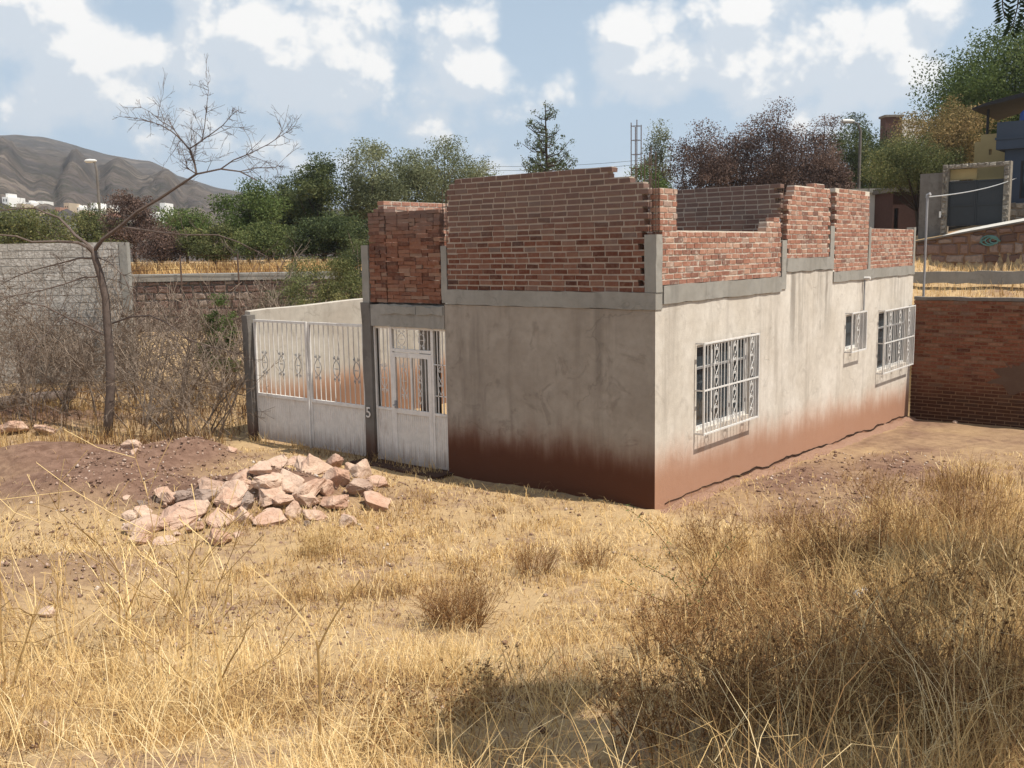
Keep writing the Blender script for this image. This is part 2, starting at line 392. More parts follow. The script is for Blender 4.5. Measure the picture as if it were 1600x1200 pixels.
def build_world():
    w = bpy.data.worlds.new('World'); sc.world = w; w.use_nodes = True
    n = w.node_tree.nodes; l = w.node_tree.links; n.clear()
    out = n.new('ShaderNodeOutputWorld'); bg = n.new('ShaderNodeBackground'); bg.inputs[1].default_value = .075
    sky = n.new('ShaderNodeTexSky'); sky.sky_type = 'NISHITA'; sky.sun_disc = False
    sky.sun_elevation = R(SUN_EL); sky.sun_rotation = R(90-SUN_AZ); sky.air_density = 1.2; sky.dust_density = 3.0; sky.ozone_density = 1.2
    tc = n.new('ShaderNodeTexCoord').outputs['Generated']
    def vm(op, a, b=None):
        q = n.new('ShaderNodeVectorMath'); q.operation = op; l.new(a, q.inputs[0])
        if b is not None:
            if isinstance(b, bpy.types.NodeSocket): l.new(b, q.inputs[1])
            else: q.inputs[1].default_value = b
        return q
    def mt_(op, a, b=0.0, c=None):
        q = n.new('ShaderNodeMath'); q.operation = op
        for i, val in ((0, a), (1, b), (2, c)):
            if val is None: continue
            if isinstance(val, bpy.types.NodeSocket): l.new(val, q.inputs[i])
            else: q.inputs[i].default_value = val
        return q.outputs[0]
    def mr(v, a, b, c=0.0, d=1.0):
        q = n.new('ShaderNodeMapRange'); q.interpolation_type = 'SMOOTHSTEP'; l.new(v, q.inputs[0])
        for i, val in enumerate((a, b, c, d)): q.inputs[i+1].default_value = val
        return q.outputs[0]
    # direction as azimuth (0 = photo centre, to the right positive) and elevation, in degrees
    dr = vm('DOT_PRODUCT', tc, (RP[0], RP[1], 0)).outputs['Value']; df = vm('DOT_PRODUCT', tc, (FP[0], FP[1], 0)).outputs['Value']
    az = mt_('MULTIPLY', mt_('ARCTAN2', dr, df), 57.2958)
    sp = n.new('ShaderNodeSeparateXYZ'); l.new(tc, sp.inputs[0])
    el = mt_('MULTIPLY', mt_('ARCSINE', sp.outputs[2]), 57.2958)
    def dens(daz, del_):
        cb = n.new('ShaderNodeCombineXYZ')
        A = mt_('ADD', az, daz); E_ = mt_('ADD', el, del_)
        l.new(mt_('MULTIPLY', A, .085), cb.inputs[0]); l.new(mt_('MULTIPLY', E_, .105), cb.inputs[1]); cb.inputs[2].default_value = 3.7
        def nz(sc_, det, ro):
            q = n.new('ShaderNodeTexNoise'); q.inputs['Scale'].default_value = sc_; q.inputs['Detail'].default_value = det; q.noise_dimensions = '2D'
            q.inputs['Roughness'].default_value = ro; l.new(cb.outputs[0], q.inputs['Vector']); return q.outputs['Fac']
        def wo(sc_, det):
            vo = n.new('ShaderNodeTexVoronoi'); vo.voronoi_dimensions = '2D'; vo.feature = 'SMOOTH_F1'; vo.inputs['Scale'].default_value = sc_; vo.inputs['Detail'].default_value = det
            vo.inputs['Roughness'].default_value = .55; vo.inputs['Smoothness'].default_value = .25; l.new(wv, vo.inputs['Vector']); return vo.outputs['Distance']
        wn = n.new('ShaderNodeTexNoise'); wn.noise_dimensions = '2D'; wn.inputs['Scale'].default_value = 2.2; wn.inputs['Detail'].default_value = 4; l.new(cb.outputs[0], wn.inputs['Vector'])
        wv = vm('ADD', cb.outputs[0], vm('SCALE', wn.outputs['Color']).outputs[0]).outputs[0]
        wv.node.inputs[1].links[0].from_node.inputs['Scale'].default_value = .12
        d = mt_('ADD', mt_('MULTIPLY', nz(.85, 7, .56), .50), mt_('MULTIPLY', mt_('SUBTRACT', .5, wo(2.3, 4)), .30))
        for (ca, ce, ra, re, amp) in BLOBS:
            u = mt_('DIVIDE', mt_('SUBTRACT', A, ca), ra); v = mt_('DIVIDE', mt_('SUBTRACT', E_, ce), re)
            e = mt_('EXPONENT', mt_('MULTIPLY', mt_('ADD', mt_('MULTIPLY', u, u), mt_('MULTIPLY', v, v)), -1))
            d = mt_('ADD', d, mt_('MULTIPLY', e, amp*1.15))
        return d
    d0 = dens(0, 0); d1 = dens(.7, 1.25)
    cov = mr(d0, CV[0], CV[1])
    lit = mr(mt_('SUBTRACT', d0, d1), LT[0], LT[1])
    core = mr(d0, .62, .95)
    mixn = n.new('ShaderNodeMix'); mixn.data_type = 'RGBA'; l.new(lit, mixn.inputs[0])
    mixn.inputs[6].default_value = CL_SHADE; mixn.inputs[7].default_value = CL_LIGHT
    # hazy veil low in the sky
    veil = n.new('ShaderNodeMix'); veil.data_type = 'RGBA'; l.new(mr(el, 24, 0, .55, .9), veil.inputs[0]); l.new(sky.outputs[0], veil.inputs[6]); veil.inputs[7].default_value = VEIL
    fin = n.new('ShaderNodeMix'); fin.data_type = 'RGBA'
    l.new(mt_('MULTIPLY', cov, mr(el, 2.0, 8, .25, .95)), fin.inputs[0]); l.new(veil.outputs[2], fin.inputs[6]); l.new(mixn.outputs[2], fin.inputs[7])
    l.new(fin.outputs[2], bg.inputs[0]); l.new(bg.outputs[0], out.inputs[0])
def sky_at(px, py):
    d = ray(px, py); d = d/np.linalg.norm(d)
    return math.degrees(math.atan2(d[:2]@RP, d[:2]@FP)), math.degrees(math.asin(d[2]))
BLOBS = []
for px, py, rx, ry, amp in [(90, 90, 4.2, 3.2, .20), (420, 60, 5.5, 3.2, .20), (560, 70, 3.5, 2.6, .16), (730, 105, 1.9, 1.3, .22), (960, 60, 3.0, 2.6, .16), (1150, 70, 4.5, 2.4, .20),
                            (1400, 70, 4.4, 3.0, .24), (850, 30, 2.2, 2.4, -.14), (240, 20, 1.6, 1.2, -.22), (1545, 60, 2.0, 2.4, -.3), (640, 180, 8, 1.2, .03), (60, 170, 3, 1.2, .14), (190, 150, 1.6, .8, .12), (900, 230, 9, 1.6, -.08)]:
    a_, e_ = sky_at(px, py); BLOBS.append((a_, e_, rx, ry, amp))
sc.cycles.max_bounces = 5; sc.cycles.diffuse_bounces = 3; sc.cycles.glossy_bounces = 2; sc.cycles.transmission_bounces = 3
CV = (.09, .29); LT = (-.01, .13)
CL_SHADE = (7.3, 8.0, 8.8, 1); CL_LIGHT = (11.2, 11.0, 10.7, 1); VEIL = (5.9, 7.5, 9.3, 1)
build_world()
sc.world.cycles.sampling_method = 'NONE'

# ------------------------------------------------------------------ ground, one sheet
def axis(lo, hi, step, ext_lo, ext_hi):
    mid = np.arange(lo, hi+1e-6, step)
    def out(s, e):
        v = []; d = step; q = s
        while abs(q) < abs(e):
            d *= 1.16; q += d*np.sign(e-s); v.append(q)
        return v
    return np.array(out(lo, ext_lo)[::-1]+list(mid)+out(hi, ext_hi))
A_ = axis(-16, 16, .16, -900, 900); B_ = axis(-1.5, 36, .16, -60, 2500)
AA, BB = np.meshgrid(A_, B_)
GX, GY = pl(AA, BB); GZ = G(GX, GY)
nb, na = AA.shape
idx = np.arange(nb*na).reshape(nb, na)
Fq = np.stack([idx[:-1, :-1], idx[:-1, 1:], idx[1:, 1:], idx[1:, :-1]], -1).reshape(-1, 4)
go = np_mesh('ground', np.stack([GX, GY, GZ], -1).reshape(-1, 3), Fq, M['ground'], smooth=True)
bare = np.zeros(AA.shape)
for mx, my, ra, rb, h in MOUNDS:
    ma, mb_ = ab(mx, my); bare += np.clip(h*4, 0, 1.2)*np.exp(-((AA-ma)/(ra*1.25))**2-((BB-mb_)/(rb*1.25))**2)
bare += .80*sstep(GX, .05, .3)*(1-sstep(GX, 2.6, 4.6))*sstep(GY, -.6, 1)*(1-sstep(GY, 10.4, 11))*(.25+1.3*fbm(GX*1.5, GY*.8))
bare = np.clip(bare+.7*(fbm(GX*1.3+9, GY*1.3, 4)-.5)*(bare > .15), 0, 1)*(BB < 24)
at = go.data.attributes.new('bare', 'FLOAT', 'POINT'); at.data.foreach_set('value', bare.ravel().astype(np.float32))
setp(go, kind='structure', label='dry sloping yard of reddish soil and straw litter around the unfinished house')
SOIL = []
for px, py, ra, rb in [(200, 905, .75, .5), (330, 965, .5, .38), (560, 885, .75, .4), (470, 1000, .4, .3), (800, 1040, .65, .35), (640, 1090, .5, .3), (930, 960, .5, .3), (120, 830, .8, .4), (720, 850, .8, .35), (40, 1120, .35, .25)]:
    p_ = gpix(px, py); SOIL.append((*ab(p_[0], p_[1]), ra, rb))
def bare_at(x, y):
    a, b = ab(x, y); s = 0
    for mx, my, ra, rb, h in MOUNDS:
        ma, mb_ = ab(mx, my); s = s+np.clip(h*4, 0, 1.2)*np.exp(-((a-ma)/(ra*1.2))**2-((b-mb_)/(rb*1.2))**2)
    s = s+.7*sstep(x, .1, .4)*(1-sstep(x, 1.6, 3.0))*sstep(y, .5, 2)
    for sa, sb, ra, rb in SOIL: s = s+.55*np.exp(-((a-sa)/ra)**2-((b-sb)/rb)**2)
    return s

# ------------------------------------------------------------------ brick panels (real bricks with recessed mortar)
def bricks(mb, P, n_rows, z0, span, thick=.13, course=.0745, blen=.212, tooth=(0, 0), rr=None, skip=None, wav=.004):
    """P(s, d, z) -> world; s along the wall, d depth (0 = outer face). span(row) -> (s0, s1)"""
    rr = rr or random
    for k in range(n_rows):
        s0, s1 = span(k)
        if s1-s0 < .06: continue
        z = z0+k*course
        t0 = rr.uniform(.02, .10) if tooth[0] and k % 2 else 0
        t1 = rr.uniform(.02, .10) if tooth[1] and k % 2 == 0 else 0
        a, b = s0+t0, s1-t1
        q = a - (blen*.5 if k % 2 else 0) - rr.uniform(0, .03)
        m0, m1 = a+.012, b-.012
        for z_a, z_b in ((z-.0, z+course-(.012 if k == n_rows-1 else 0)),):
            v = [P(s_, d_, zz) for s_ in (m0, m1) for d_ in (.0045, thick-.0045) for zz in (z_a, z_b)]
            mb.add(v, [(0, 1, 3, 2), (4, 6, 7, 5), (0, 4, 5, 1), (2, 3, 7, 6), (0, 2, 6, 4), (1, 5, 7, 3)], 1, rr.random())
        while q < b-.03:
            L = blen+rr.uniform(-.018, .012)
            x0_, x1_ = max(q, a), min(q+L-.018+rr.uniform(-.004, .004), b)
            if x1_-x0_ > .035 and not (skip and skip(k, (x0_+x1_)/2)):
                o = rr.uniform(-.005, -.0003); dz = rr.uniform(-wav, wav)*.6; tl = rr.uniform(-.0018, .0018); h = course-.0185+rr.uniform(-.004, .003)
                v = []
                for s_, sg in ((x0_, -1), (x1_, 1)):
                    for d_ in (o, thick+rr.uniform(-.004, .004)):
                        for zz in (z+dz, z+dz+h):
                            v.append(P(s_+rr.uniform(-.003, .003), d_+rr.uniform(-.002, .002), zz+sg*tl+rr.uniform(-.002, .002)))
                mb.add(v, [(0, 1, 3, 2), (4, 6, 7, 5), (0, 4, 5, 1), (2, 3, 7, 6), (0, 2, 6, 4), (1, 5, 7, 3)], 0, rr.random())
            q += L
KY = 1.055            # the side wall is a touch longer than first measured
def PX(y0, sgn=1):      # wall in a plane y = y0, s along -x (leftwards from the corner)
    return lambda s, d, z: (-s, y0+d*sgn, z)
def PY(x0_, sgn=-1):    # wall in a plane x = x0, s along +y
    return lambda s, d, z: (x0_+d*sgn, s*KY, z)
def holed(mb, P, ss, zs, holes, thick, m=0, m_end=None):
    """flat wall with rectangular holes, reveals included"""
    inside = lambda s, z: any(h[0] < s < h[1] and h[2] < z < h[3] for h in holes)
    S = sorted(set(ss+[h[0] for h in holes]+[h[1] for h in holes])); Z = sorted(set(zs+[h[2] for h in holes]+[h[3] for h in holes]))
    solid = lambda i, j: 0 <= i < len(S)-1 and 0 <= j < len(Z)-1 and not inside((S[i]+S[i+1])/2, (Z[j]+Z[j+1])/2)
    for i in range(len(S)-1):
        for j in range(len(Z)-1):
            if not solid(i, j): continue
            a, b, c, d = S[i], S[i+1], Z[j], Z[j+1]
            mb.quad(P(a, 0, c), P(b, 0, c), P(b, 0, d), P(a, 0, d), m); mb.quad(P(a, thick, c), P(a, thick, d), P(b, thick, d), P(b, thick, c), m)
            if not solid(i-1, j): mb.quad(P(a, 0, c), P(a, 0, d), P(a, thick, d), P(a, thick, c), m if m_end is None or i else m_end)
            if not solid(i+1, j): mb.quad(P(b, 0, c), P(b, thick, c), P(b, thick, d), P(b, 0, d), m)
            if not solid(i, j-1): mb.quad(P(a, 0, c), P(a, thick, c), P(b, thick, c), P(b, 0, c), m)
            if not solid(i, j+1): mb.quad(P(a, 0, d), P(b, 0, d), P(b, thick, d), P(a, thick, d), m)
def rough_box(mb, P, s0, s1, z0, z1, d0, d1, seg=.18, jit=.012, jz=.008, m=0, rr=random):
    """concrete member with wavy edges: subdivided along s"""
    n = max(1, int((s1-s0)/seg)); rows = []
    for i in range(n+1):
        s = s0+(s1-s0)*i/n; a = rr.uniform(-jz, jz); b = rr.uniform(-jz, jz); e = rr.uniform(-jit, jit)*.4
        rows.append([P(s, d0+e, z0+a), P(s, d0+e+rr.uniform(-.003, .003), z1+b), P(s, d1, z1+b), P(s, d1, z0+a)])
    v = [q for r_ in rows for q in r_]; f = []
    for i in range(n):
        for k in range(4): f.append((i*4+k, i*4+(k+1) % 4, (i+1)*4+(k+1) % 4, (i+1)*4+k))
    f += [(0, 3, 2, 1), (n*4, n*4+1, n*4+2, n*4+3)]
    mb.add(v, f, m)

# ------------------------------------------------------------------ the house
house = thing('brick_house', 'unfinished single storey plaster house topped by roofless raw brick walls', 'house', (-2.6, 5, 0))
PF = PX(0); PS = PY(0)
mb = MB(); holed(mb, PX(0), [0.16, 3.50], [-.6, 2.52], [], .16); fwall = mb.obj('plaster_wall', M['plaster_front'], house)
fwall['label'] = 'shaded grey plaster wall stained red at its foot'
W1 = (1.03, 2.58, .84, 1.99); W2 = (6.33, 6.98, 1.42, 2.05); W3 = (8.02, 9.80, .84, 1.99)
mb = MB()
holed(mb, PY(0), [0.0, 3.62], [-.7, 2.585], [W1], .16, 0, 1)
holed(mb, PY(0), [3.62, 5.73], [-.7, 2.875], [], .16)
holed(mb, PY(0), [5.73, 10.05], [-.7, 2.655], [W2, W3], .16)
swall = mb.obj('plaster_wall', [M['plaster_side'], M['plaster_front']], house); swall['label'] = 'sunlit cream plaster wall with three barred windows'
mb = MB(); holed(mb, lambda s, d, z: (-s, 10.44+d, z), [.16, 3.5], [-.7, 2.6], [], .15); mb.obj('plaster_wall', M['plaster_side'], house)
mb = MB(); holed(mb, lambda s, d, z: (-3.5+d, s, z), [.16, 10.44], [-.6, 2.5], [(.30, 1.05, 0, 2.0)], .15); mb.obj('plaster_wall', M['plaster_front'], house)
# foot of the side wall: broken soil ledge
mb = MB(); n = 110; prev = None
for i in range(n+1):
    s = 10.55*i/n; gz = g(.02, s); h = .015+.05*vnoise(s*3, 1); w_ = .09+.06*vnoise(s*4, 7)
    gp_ = .016+.022*vnoise(s*5, 2); cur = [(gp_, s, gz-.25), (gp_, s, gz+h), (w_, s, gz+h-.01), (w_+.12, s, gz-.03)]
    if prev:
        for k in range(3): mb.quad(prev[k], cur[k], cur[k+1], prev[k+1])
    prev = cur
t = NT('earth_ledge', .97, .05); t.color(t.mix(t.noise(9, 6, .7), (.20, .11, .075), (.33, .215, .155))); t.bump(t.noise(30, 5), .9, .03); M['ledge'] = t.m
mb.obj('foundation_ledge', M['ledge'], house)
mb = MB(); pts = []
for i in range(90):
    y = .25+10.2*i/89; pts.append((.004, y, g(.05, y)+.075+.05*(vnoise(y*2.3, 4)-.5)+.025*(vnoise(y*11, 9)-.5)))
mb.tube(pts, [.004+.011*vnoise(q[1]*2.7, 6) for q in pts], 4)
M['crack'] = flat('crack_shade', (.03, .02, .015), 1, 0); mb.obj('base_crack_shade', M['crack'], house)  # raised dark strip, the shade inside the crack put into its colour
# concrete bands
mb = MB()
rough_box(mb, PX(0), -.012, 3.43, 2.525, 2.735, -.014, .15)
rough_box(mb, PY(0), .16, 3.585, 2.59, 2.815, -.022, .15)
b1 = mb.obj('concrete_band', M['concrete'], house)
mb = MB(); rough_box(mb, PY(0), 3.76, 5.66, 2.88, 3.085, -.02, .15); rough_box(mb, PY(0), 3.585, 3.76, 2.62, 3.36, -.018, .14, seg=.2); mb.obj('concrete_band', M['concrete'], house)
mb = MB(); rough_box(mb, PY(0), 5.66, 7.36, 2.655, 2.825, -.024, .15); rough_box(mb, PY(0), 7.36, 10.06, 2.66, 2.835, -.02, .15); mb.obj('concrete_band', M['concrete'], house)
# columns
def column(P, s0, s1, z0, z1, d0=-.012, d1=.14):
    mb = MB(); n = 6; r_ = []
    for i in range(n+1):
        z = z0+(z1-z0)*i/n; j = lambda: random.uniform(-.006, .006)
        r_.append([P(s0+j(), d0, z), P(s1+j(), d0, z), P(s1+j(), d1, z), P(s0+j(), d1, z)])
    v = [q for a in r_ for q in a]; f = []
    for i in range(n):
        for k in range(4): f.append((i*4+k, i*4+(k+1) % 4, (i+1)*4+(k+1) % 4, (i+1)*4+k))
    f += [(3, 2, 1, 0), (n*4, n*4+1, n*4+2, n*4+3)]
    mb.add(v, f); return mb.obj('concrete_column', M['concrete'], house)
column(PX(0), -.016, .145, 2.735, 3.44)
column(PX(0), 3.435, 3.54, 2.54, 3.36)
column(PY(0), 5.50, 5.67, 3.085, 3.60, -.012)
column(PY(0), 7.34, 7.45, 2.83, 3.60, -.010)
column(PY(0), 9.96, 10.07, 2.83, 3.62, -.010)
def rebar(P, s, d, z0, z1):
    mb = MB()
    for ds in (-.04, .04):
        for dd in (.03, .10):
            mb.tube([P(s+ds, d+dd, z0), P(s+ds+random.uniform(-.01, .01), d+dd, z1+random.uniform(-.1, .1))], .005, 5)
    for k in range(int((z1-z0)/.16)):
        z = z0+.08+k*.16; q = [P(s-.045, d+.025, z), P(s+.045, d+.025, z), P(s+.045, d+.105, z), P(s-.045, d+.105, z), P(s-.045, d+.025, z)]
        mb.tube(q, .003, 4)
    return mb.obj('rebar_cage', M['rust'], house)
rebar(PX(0), .06, .01, 3.44, 4.06); rebar(PX(0), 3.485, .01, 3.36, 4.1); rebar(PY(0), 3.66, .01, 3.36, 4.1); rebar(PY(0), 5.58, .01, 3.6, 4.2)
# brick panels
BR = [M['brick'], M['mortar']]; BRF = [M['brick_shade'], M['mortar_shade']]
z0f = 2.738
def sp_front(k):
    z = z0f+k*.0745
    s0 = .15; s1 = 3.43
    if z > 3.40: s0 = .10; s1 = 3.40
    if k == 19: s0 = .58; s1 = 3.34
    if k == 20: s0 = .62; s1 = 3.24
    if k == 18: s0 = .36
    return s0, s1
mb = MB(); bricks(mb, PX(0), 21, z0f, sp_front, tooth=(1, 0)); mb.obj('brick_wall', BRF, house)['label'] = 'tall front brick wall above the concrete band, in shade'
def sp_a(k):
    z = 2.82+k*.0745
    if k < 9: return .15, 3.575
    return .10, .50
mb = MB(); bricks(mb, PY(0), 16, 2.82, sp_a, tooth=(0, 0))
bricks(mb, PY(0), 3, 2.82+9*.0745, lambda k: ((3.04, 3.55), (3.06, 3.54), (3.30, 3.52))[k]); mb.obj('brick_wall', BR, house)['label'] = 'low sunlit brick wall beside the corner with one tall end pier'
def sp_b(k):
    if k < 6: return 3.765, 5.495
    if k == 15: return 4.7, 5.2
    if k == 14: return 4.02, 5.47
    if k >= 12: return 3.93, 5.48
    return 3.76, 5.49
mb = MB(); bricks(mb, PY(0), 16, 3.09, sp_b, tooth=(1, 1)); mb.obj('brick_wall', BR, house)['label'] = 'brick pier with stepped broken top'
mb = MB(); bricks(mb, PY(0), 19, 2.83, lambda k: (5.675 if k > 9 else 5.675, 7.335), tooth=(1, 0), skip=lambda k, s: k == 18 and (s < 5.9 or s > 7.05)); mb.obj('brick_wall', BR, house)['label'] = 'brick pier with level top'
mb = MB(); bricks(mb, PY(0), 10, 2.84, lambda k: (7.455, 9.955)); mb.obj('brick_wall', BR, house)['label'] = 'low brick wall at the far end'
# inner cross wall, left wall, back wall of the unroofed storey
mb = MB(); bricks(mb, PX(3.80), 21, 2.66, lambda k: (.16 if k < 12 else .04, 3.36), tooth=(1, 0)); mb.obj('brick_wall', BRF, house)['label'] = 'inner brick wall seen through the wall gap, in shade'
mb = MB(); bricks(mb, lambda s, d, z: (-5.06-d, s, z), 21, 2.53, lambda k: (.36, 3.60)); mb.obj('brick_wall', BR, house)['label'] = 'sunlit brick wall behind the stack of loose bricks'
mb = MB(); bricks(mb, PX(10.45), 12, 2.66, lambda k: (.16, 5.0)); mb.obj('brick_wall', BR, house)
mb = MB(); mb.box((-5.2, .17, 2.40), (-.17, 3.78, 2.518)); mb.box((-5.2, 3.783, 2.44), (-.17, 10.43, 2.60)); mb.obj('roof_slab', M['concrete'], house)
# porch: lintel, pillar, back wall
mb = MB(); rough_box(mb, PX(0), 3.503, 5.05, 2.165, 2.50, -.012, .16, seg=.12, jit=.02, jz=.012)
rough_box(mb, PX(0), 3.52, 4.05, 2.37, 2.485, -.035, .0, seg=.1, jit=.02, jz=.02); rough_box(mb, PX(0), 4.07, 4.80, 2.355, 2.49, -.032, .0, seg=.1, jit=.02, jz=.02)
mb.obj('porch_lintel', M['concrete'], house)
mb = MB(); n = 8; rws = []
for i in range(n+1):
    z = -.4+2.92*i/n; j = lambda: random.uniform(-.008, .008)
    rws.append([(-5.055+j(), -.02, z), (-5.25+j(), -.02+j(), z), (-5.25+j(), .17, z), (-5.055+j(), .17, z)])
v = [q for a in rws for q in a]; f = []
for i in range(n):
    for k in range(4): f.append((i*4+k, i*4+(k+1) % 4, (i+1)*4+(k+1) % 4, (i+1)*4+k))
mb.add(v, f+[(n*4, n*4+1, n*4+2, n*4+3)]); mb.obj('porch_pillar', M['concrete_dark'], house)
column(PX(0), 5.06, 5.21, 2.52, 3.40)
mb = MB(); holed(mb, lambda s, d, z: (-s, 1.20+d, z), [3.5, 5.2], [-.5, 2.42], [(3.75, 4.85, -.45, 2.1)], .14); mb.obj('porch_wall', M['plaster_front'], house)
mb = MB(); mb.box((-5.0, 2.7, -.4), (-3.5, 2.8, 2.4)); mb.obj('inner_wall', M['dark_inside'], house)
mb = MB(); mb.box((-5.3, -.34, -.4), (-3.42, 1.2, .035)); mb.box((-3.36, .18, -.3), (-.18, 10.4, -.02)); mb.obj('floor_slab', M['concrete_dark'], house)
# vent pipe on the side wall
mb = MB(); mb.tube([(.03, 7.51, 2.09), (.03, 7.51, 2.66)], .014, 8); mb.obj('vent_pipe', M['grey_metal'], house)
mb = MB(); mb.tube([(-.02, 7.51, 2.672), (.13, 7.51, 2.672)], .028, 10); mb.obj('vent_elbow', M['window_white'], house)
# house number
cu = bpy.data.curves.new('house_number', 'FONT'); cu.body = '5'; cu.size = .24; cu.extrude = .004; cu.align_x = 'CENTER'; cu.align_y = 'CENTER'
to = bpy.data.objects.new('tmp', cu); COL.objects.link(to)
me = bpy.data.meshes.new_from_object(to); bpy.data.objects.remove(to)
me.transform(Matrix.Translation((-5.15, -.042, .78)) @ Matrix.Rotation(R(90), 4, 'X')); me.materials.clear(); me.materials.append(M['white_bars'])
link('house_number', me, house)

# ornamental iron
def bar(mb, P, s0, z0, s1, z1, w, d=0, dep=None, m=0):
    """square bar in the (s,z) plane"""
    dep = dep or w; ds, dz = s1-s0, z1-z0; L = math.hypot(ds, dz); ns, nz_ = -dz/L*w/2, ds/L*w/2
    v = []
    for dd in (d-dep/2, d+dep/2):
        v += [P(s0+ns, dd, z0+nz_), P(s0-ns, dd, z0-nz_), P(s1-ns, dd, z1-nz_), P(s1+ns, dd, z1+nz_)]
    mb.add(v, [(0, 1, 2, 3), (7, 6, 5, 4), (0, 4, 5, 1), (1, 5, 6, 2), (2, 6, 7, 3), (3, 7, 4, 0)], m)
def curl(cs, cz, r0, a0, turns, sg, n=12, shrink=.75):
    return [(cs+sg*(r0*(1-shrink*i/n))*math.cos(a0+turns*2*math.pi*i/n), cz+(r0*(1-shrink*i/n))*math.sin(a0+turns*2*math.pi*i/n)) for i in range(n+1)]
def scroll(mb, P, s, z, w, h, rad=.006, d=0):
    """lyre of two mirrored S curves with curled ends"""
    for sg in (-1, 1):
        p = [(s+sg*w*(.12+.88*math.sin(math.pi*t_)**.8), z+h*(t_-.5)*.72) for t_ in np.linspace(0, 1, 12)]
        mb.tube([P(a, d, b) for a, b in p], rad, 4)
        for top in (1, -1):
            q = [(s+sg*(w*.12+w*.78*t_), z+top*(h*.36+h*.13*math.sin(t_*math.pi*.55))) for t_ in np.linspace(0, 1, 6)]
            q += [(a, z+top*(abs(b))) for a, b in [(s+sg*(w*.9-w*.26*(1-math.cos(u_)) + 0), h*.485-h*.07*math.sin(u_)) for u_ in np.linspace(.3, 4.4, 9)]]
            mb.tube([P(a, d, b) for a, b in q], rad*.85, 4)
    mb.tube([P(s-w*.55, d, z), P(s+w*.55, d, z)], rad, 4)
def vine(mb, P, s, z0, z1, w, n, rad=.005, d=0):
    N = n*10
    for sg in (-1, 1):
        mb.tube([P(s+sg*w*math.sin(math.pi*n*i/N), d+.003*sg, z0+(z1-z0)*i/N) for i in range(N+1)], rad, 4)
    for k in range(n):
        zc = z0+(z1-z0)*(k+.5)/n
        for sg in (-1, 1):
            mb.tube([P(a, d, b) for a, b in curl(s+sg*w*.45, zc+.03, w*.38, 1.57, 1.2, sg, 8, .6)], rad*.8, 4)
def window(Wd, nb, orn, depth, mid, name_label, back=.0):
    s0, s1, z0, z1 = Wd
    P = PY(0); w = NT
    mb = MB()
    for a in ((s0, z0, s0, z1), (s1, z0, s1, z1)): bar(mb, P, a[0]+(.02 if a[0] == s0 else -.02), z0, a[0]+(.02 if a[0] == s0 else -.02), z1, .04, .07)
    bar(mb, P, s0+.04, z0+.02, s1-.04, z0+.02, .04, .07); bar(mb, P, s0+.04, z1-.02, s1-.04, z1-.02, .04, .07)
    if s1-s0 > 1: 
        for q in (1/3, 2/3): bar(mb, P, s0+(s1-s0)*q, z0+.04, s0+(s1-s0)*q, z1-.04, .03, .068)
        bar(mb, P, s0+.04, z0+(z1-z0)*.72, s1-.04, z0+(z1-z0)*.72, .028, .066)
    win = mb.obj('window', M['window_white'], house); win['label'] = name_label
    mb = MB(); mb.quad(P(s0+.03, .085, z0+.03), P(s1-.03, .085, z0+.03), P(s1-.03, .085, z1-.03), P(s0+.03, .085, z1-.03)); mb.obj('window_pane', M['glass'], win)
    # protruding grille cage
    mb = MB(); e = .03; D = -depth
    for (a, b, c, d_) in ((s0-e, z0-e, s0-e, z1+e), (s1+e, z0-e, s1+e, z1+e)): bar(mb, P, a, b-.014, c, d_+.014, .022, D)
    bar(mb, P, s0-e+.014, z0-e, s1+e-.014, z0-e, .022, D); bar(mb, P, s0-e+.014, z1+e, s1+e-.014, z1+e, .022, D)
    if mid: bar(mb, P, s0-e+.014, (z0+z1)/2-.02, s1+e-.014, (z0+z1)/2-.02, .02, D)
    for ss in (s0-e, s1+e):            # returns into the wall: flat plates
        mb.box((.0, ss*KY-.004, z1+e-.012), (depth-.014, ss*KY+.004, z1+e+.012)); mb.box((.0, ss*KY-.004, z0-e-.012), (depth-.014, ss*KY+.004, z0-e+.012))
        if mid: mb.box((.0, ss*KY-.003, (z0+z1)/2-.03), (depth-.014, ss*KY+.003, (z0+z1)/2-.01))
    mb.box((.0, (s1+e)*KY-.003, z0-e+.012), (depth-.014, (s1+e)*KY+.003, z1+e-.012))
    for i in range(1, nb):
        s = s0-e+(s1-s0+2*e)*i/nb
        if any(abs(s-(s0+(s1-s0)*o)) < .07 for o in orn): continue
        bar(mb, P, s, z0-e+.014, s, z1+e-.014, .010, D)
    halves = ((z0+.0, (z0+z1)/2-.045), ((z0+z1)/2+.005, z1+.0)) if mid else ((z0, z1),)
    for o in orn:
        for (a, b) in halves: vine(mb, P, s0+(s1-s0)*o, a, b, .048, 3, .0052, D)
        for dx in (-.065, .065): bar(mb, P, s0+(s1-s0)*o+dx, z0-e+.014, s0+(s1-s0)*o+dx, z1+e-.014, .009, D)
    mb.obj('window_grille', M['window_white'], win)
    return win
window(W1, 17, (.2, .54, .88), .125, True, 'wide barred window nearest the house corner')
window(W2, 4, (.42,), .125, False, 'small narrow barred window')
window(W3, 17, (.18, .5, .82), .125, True, 'wide barred window at the far end')

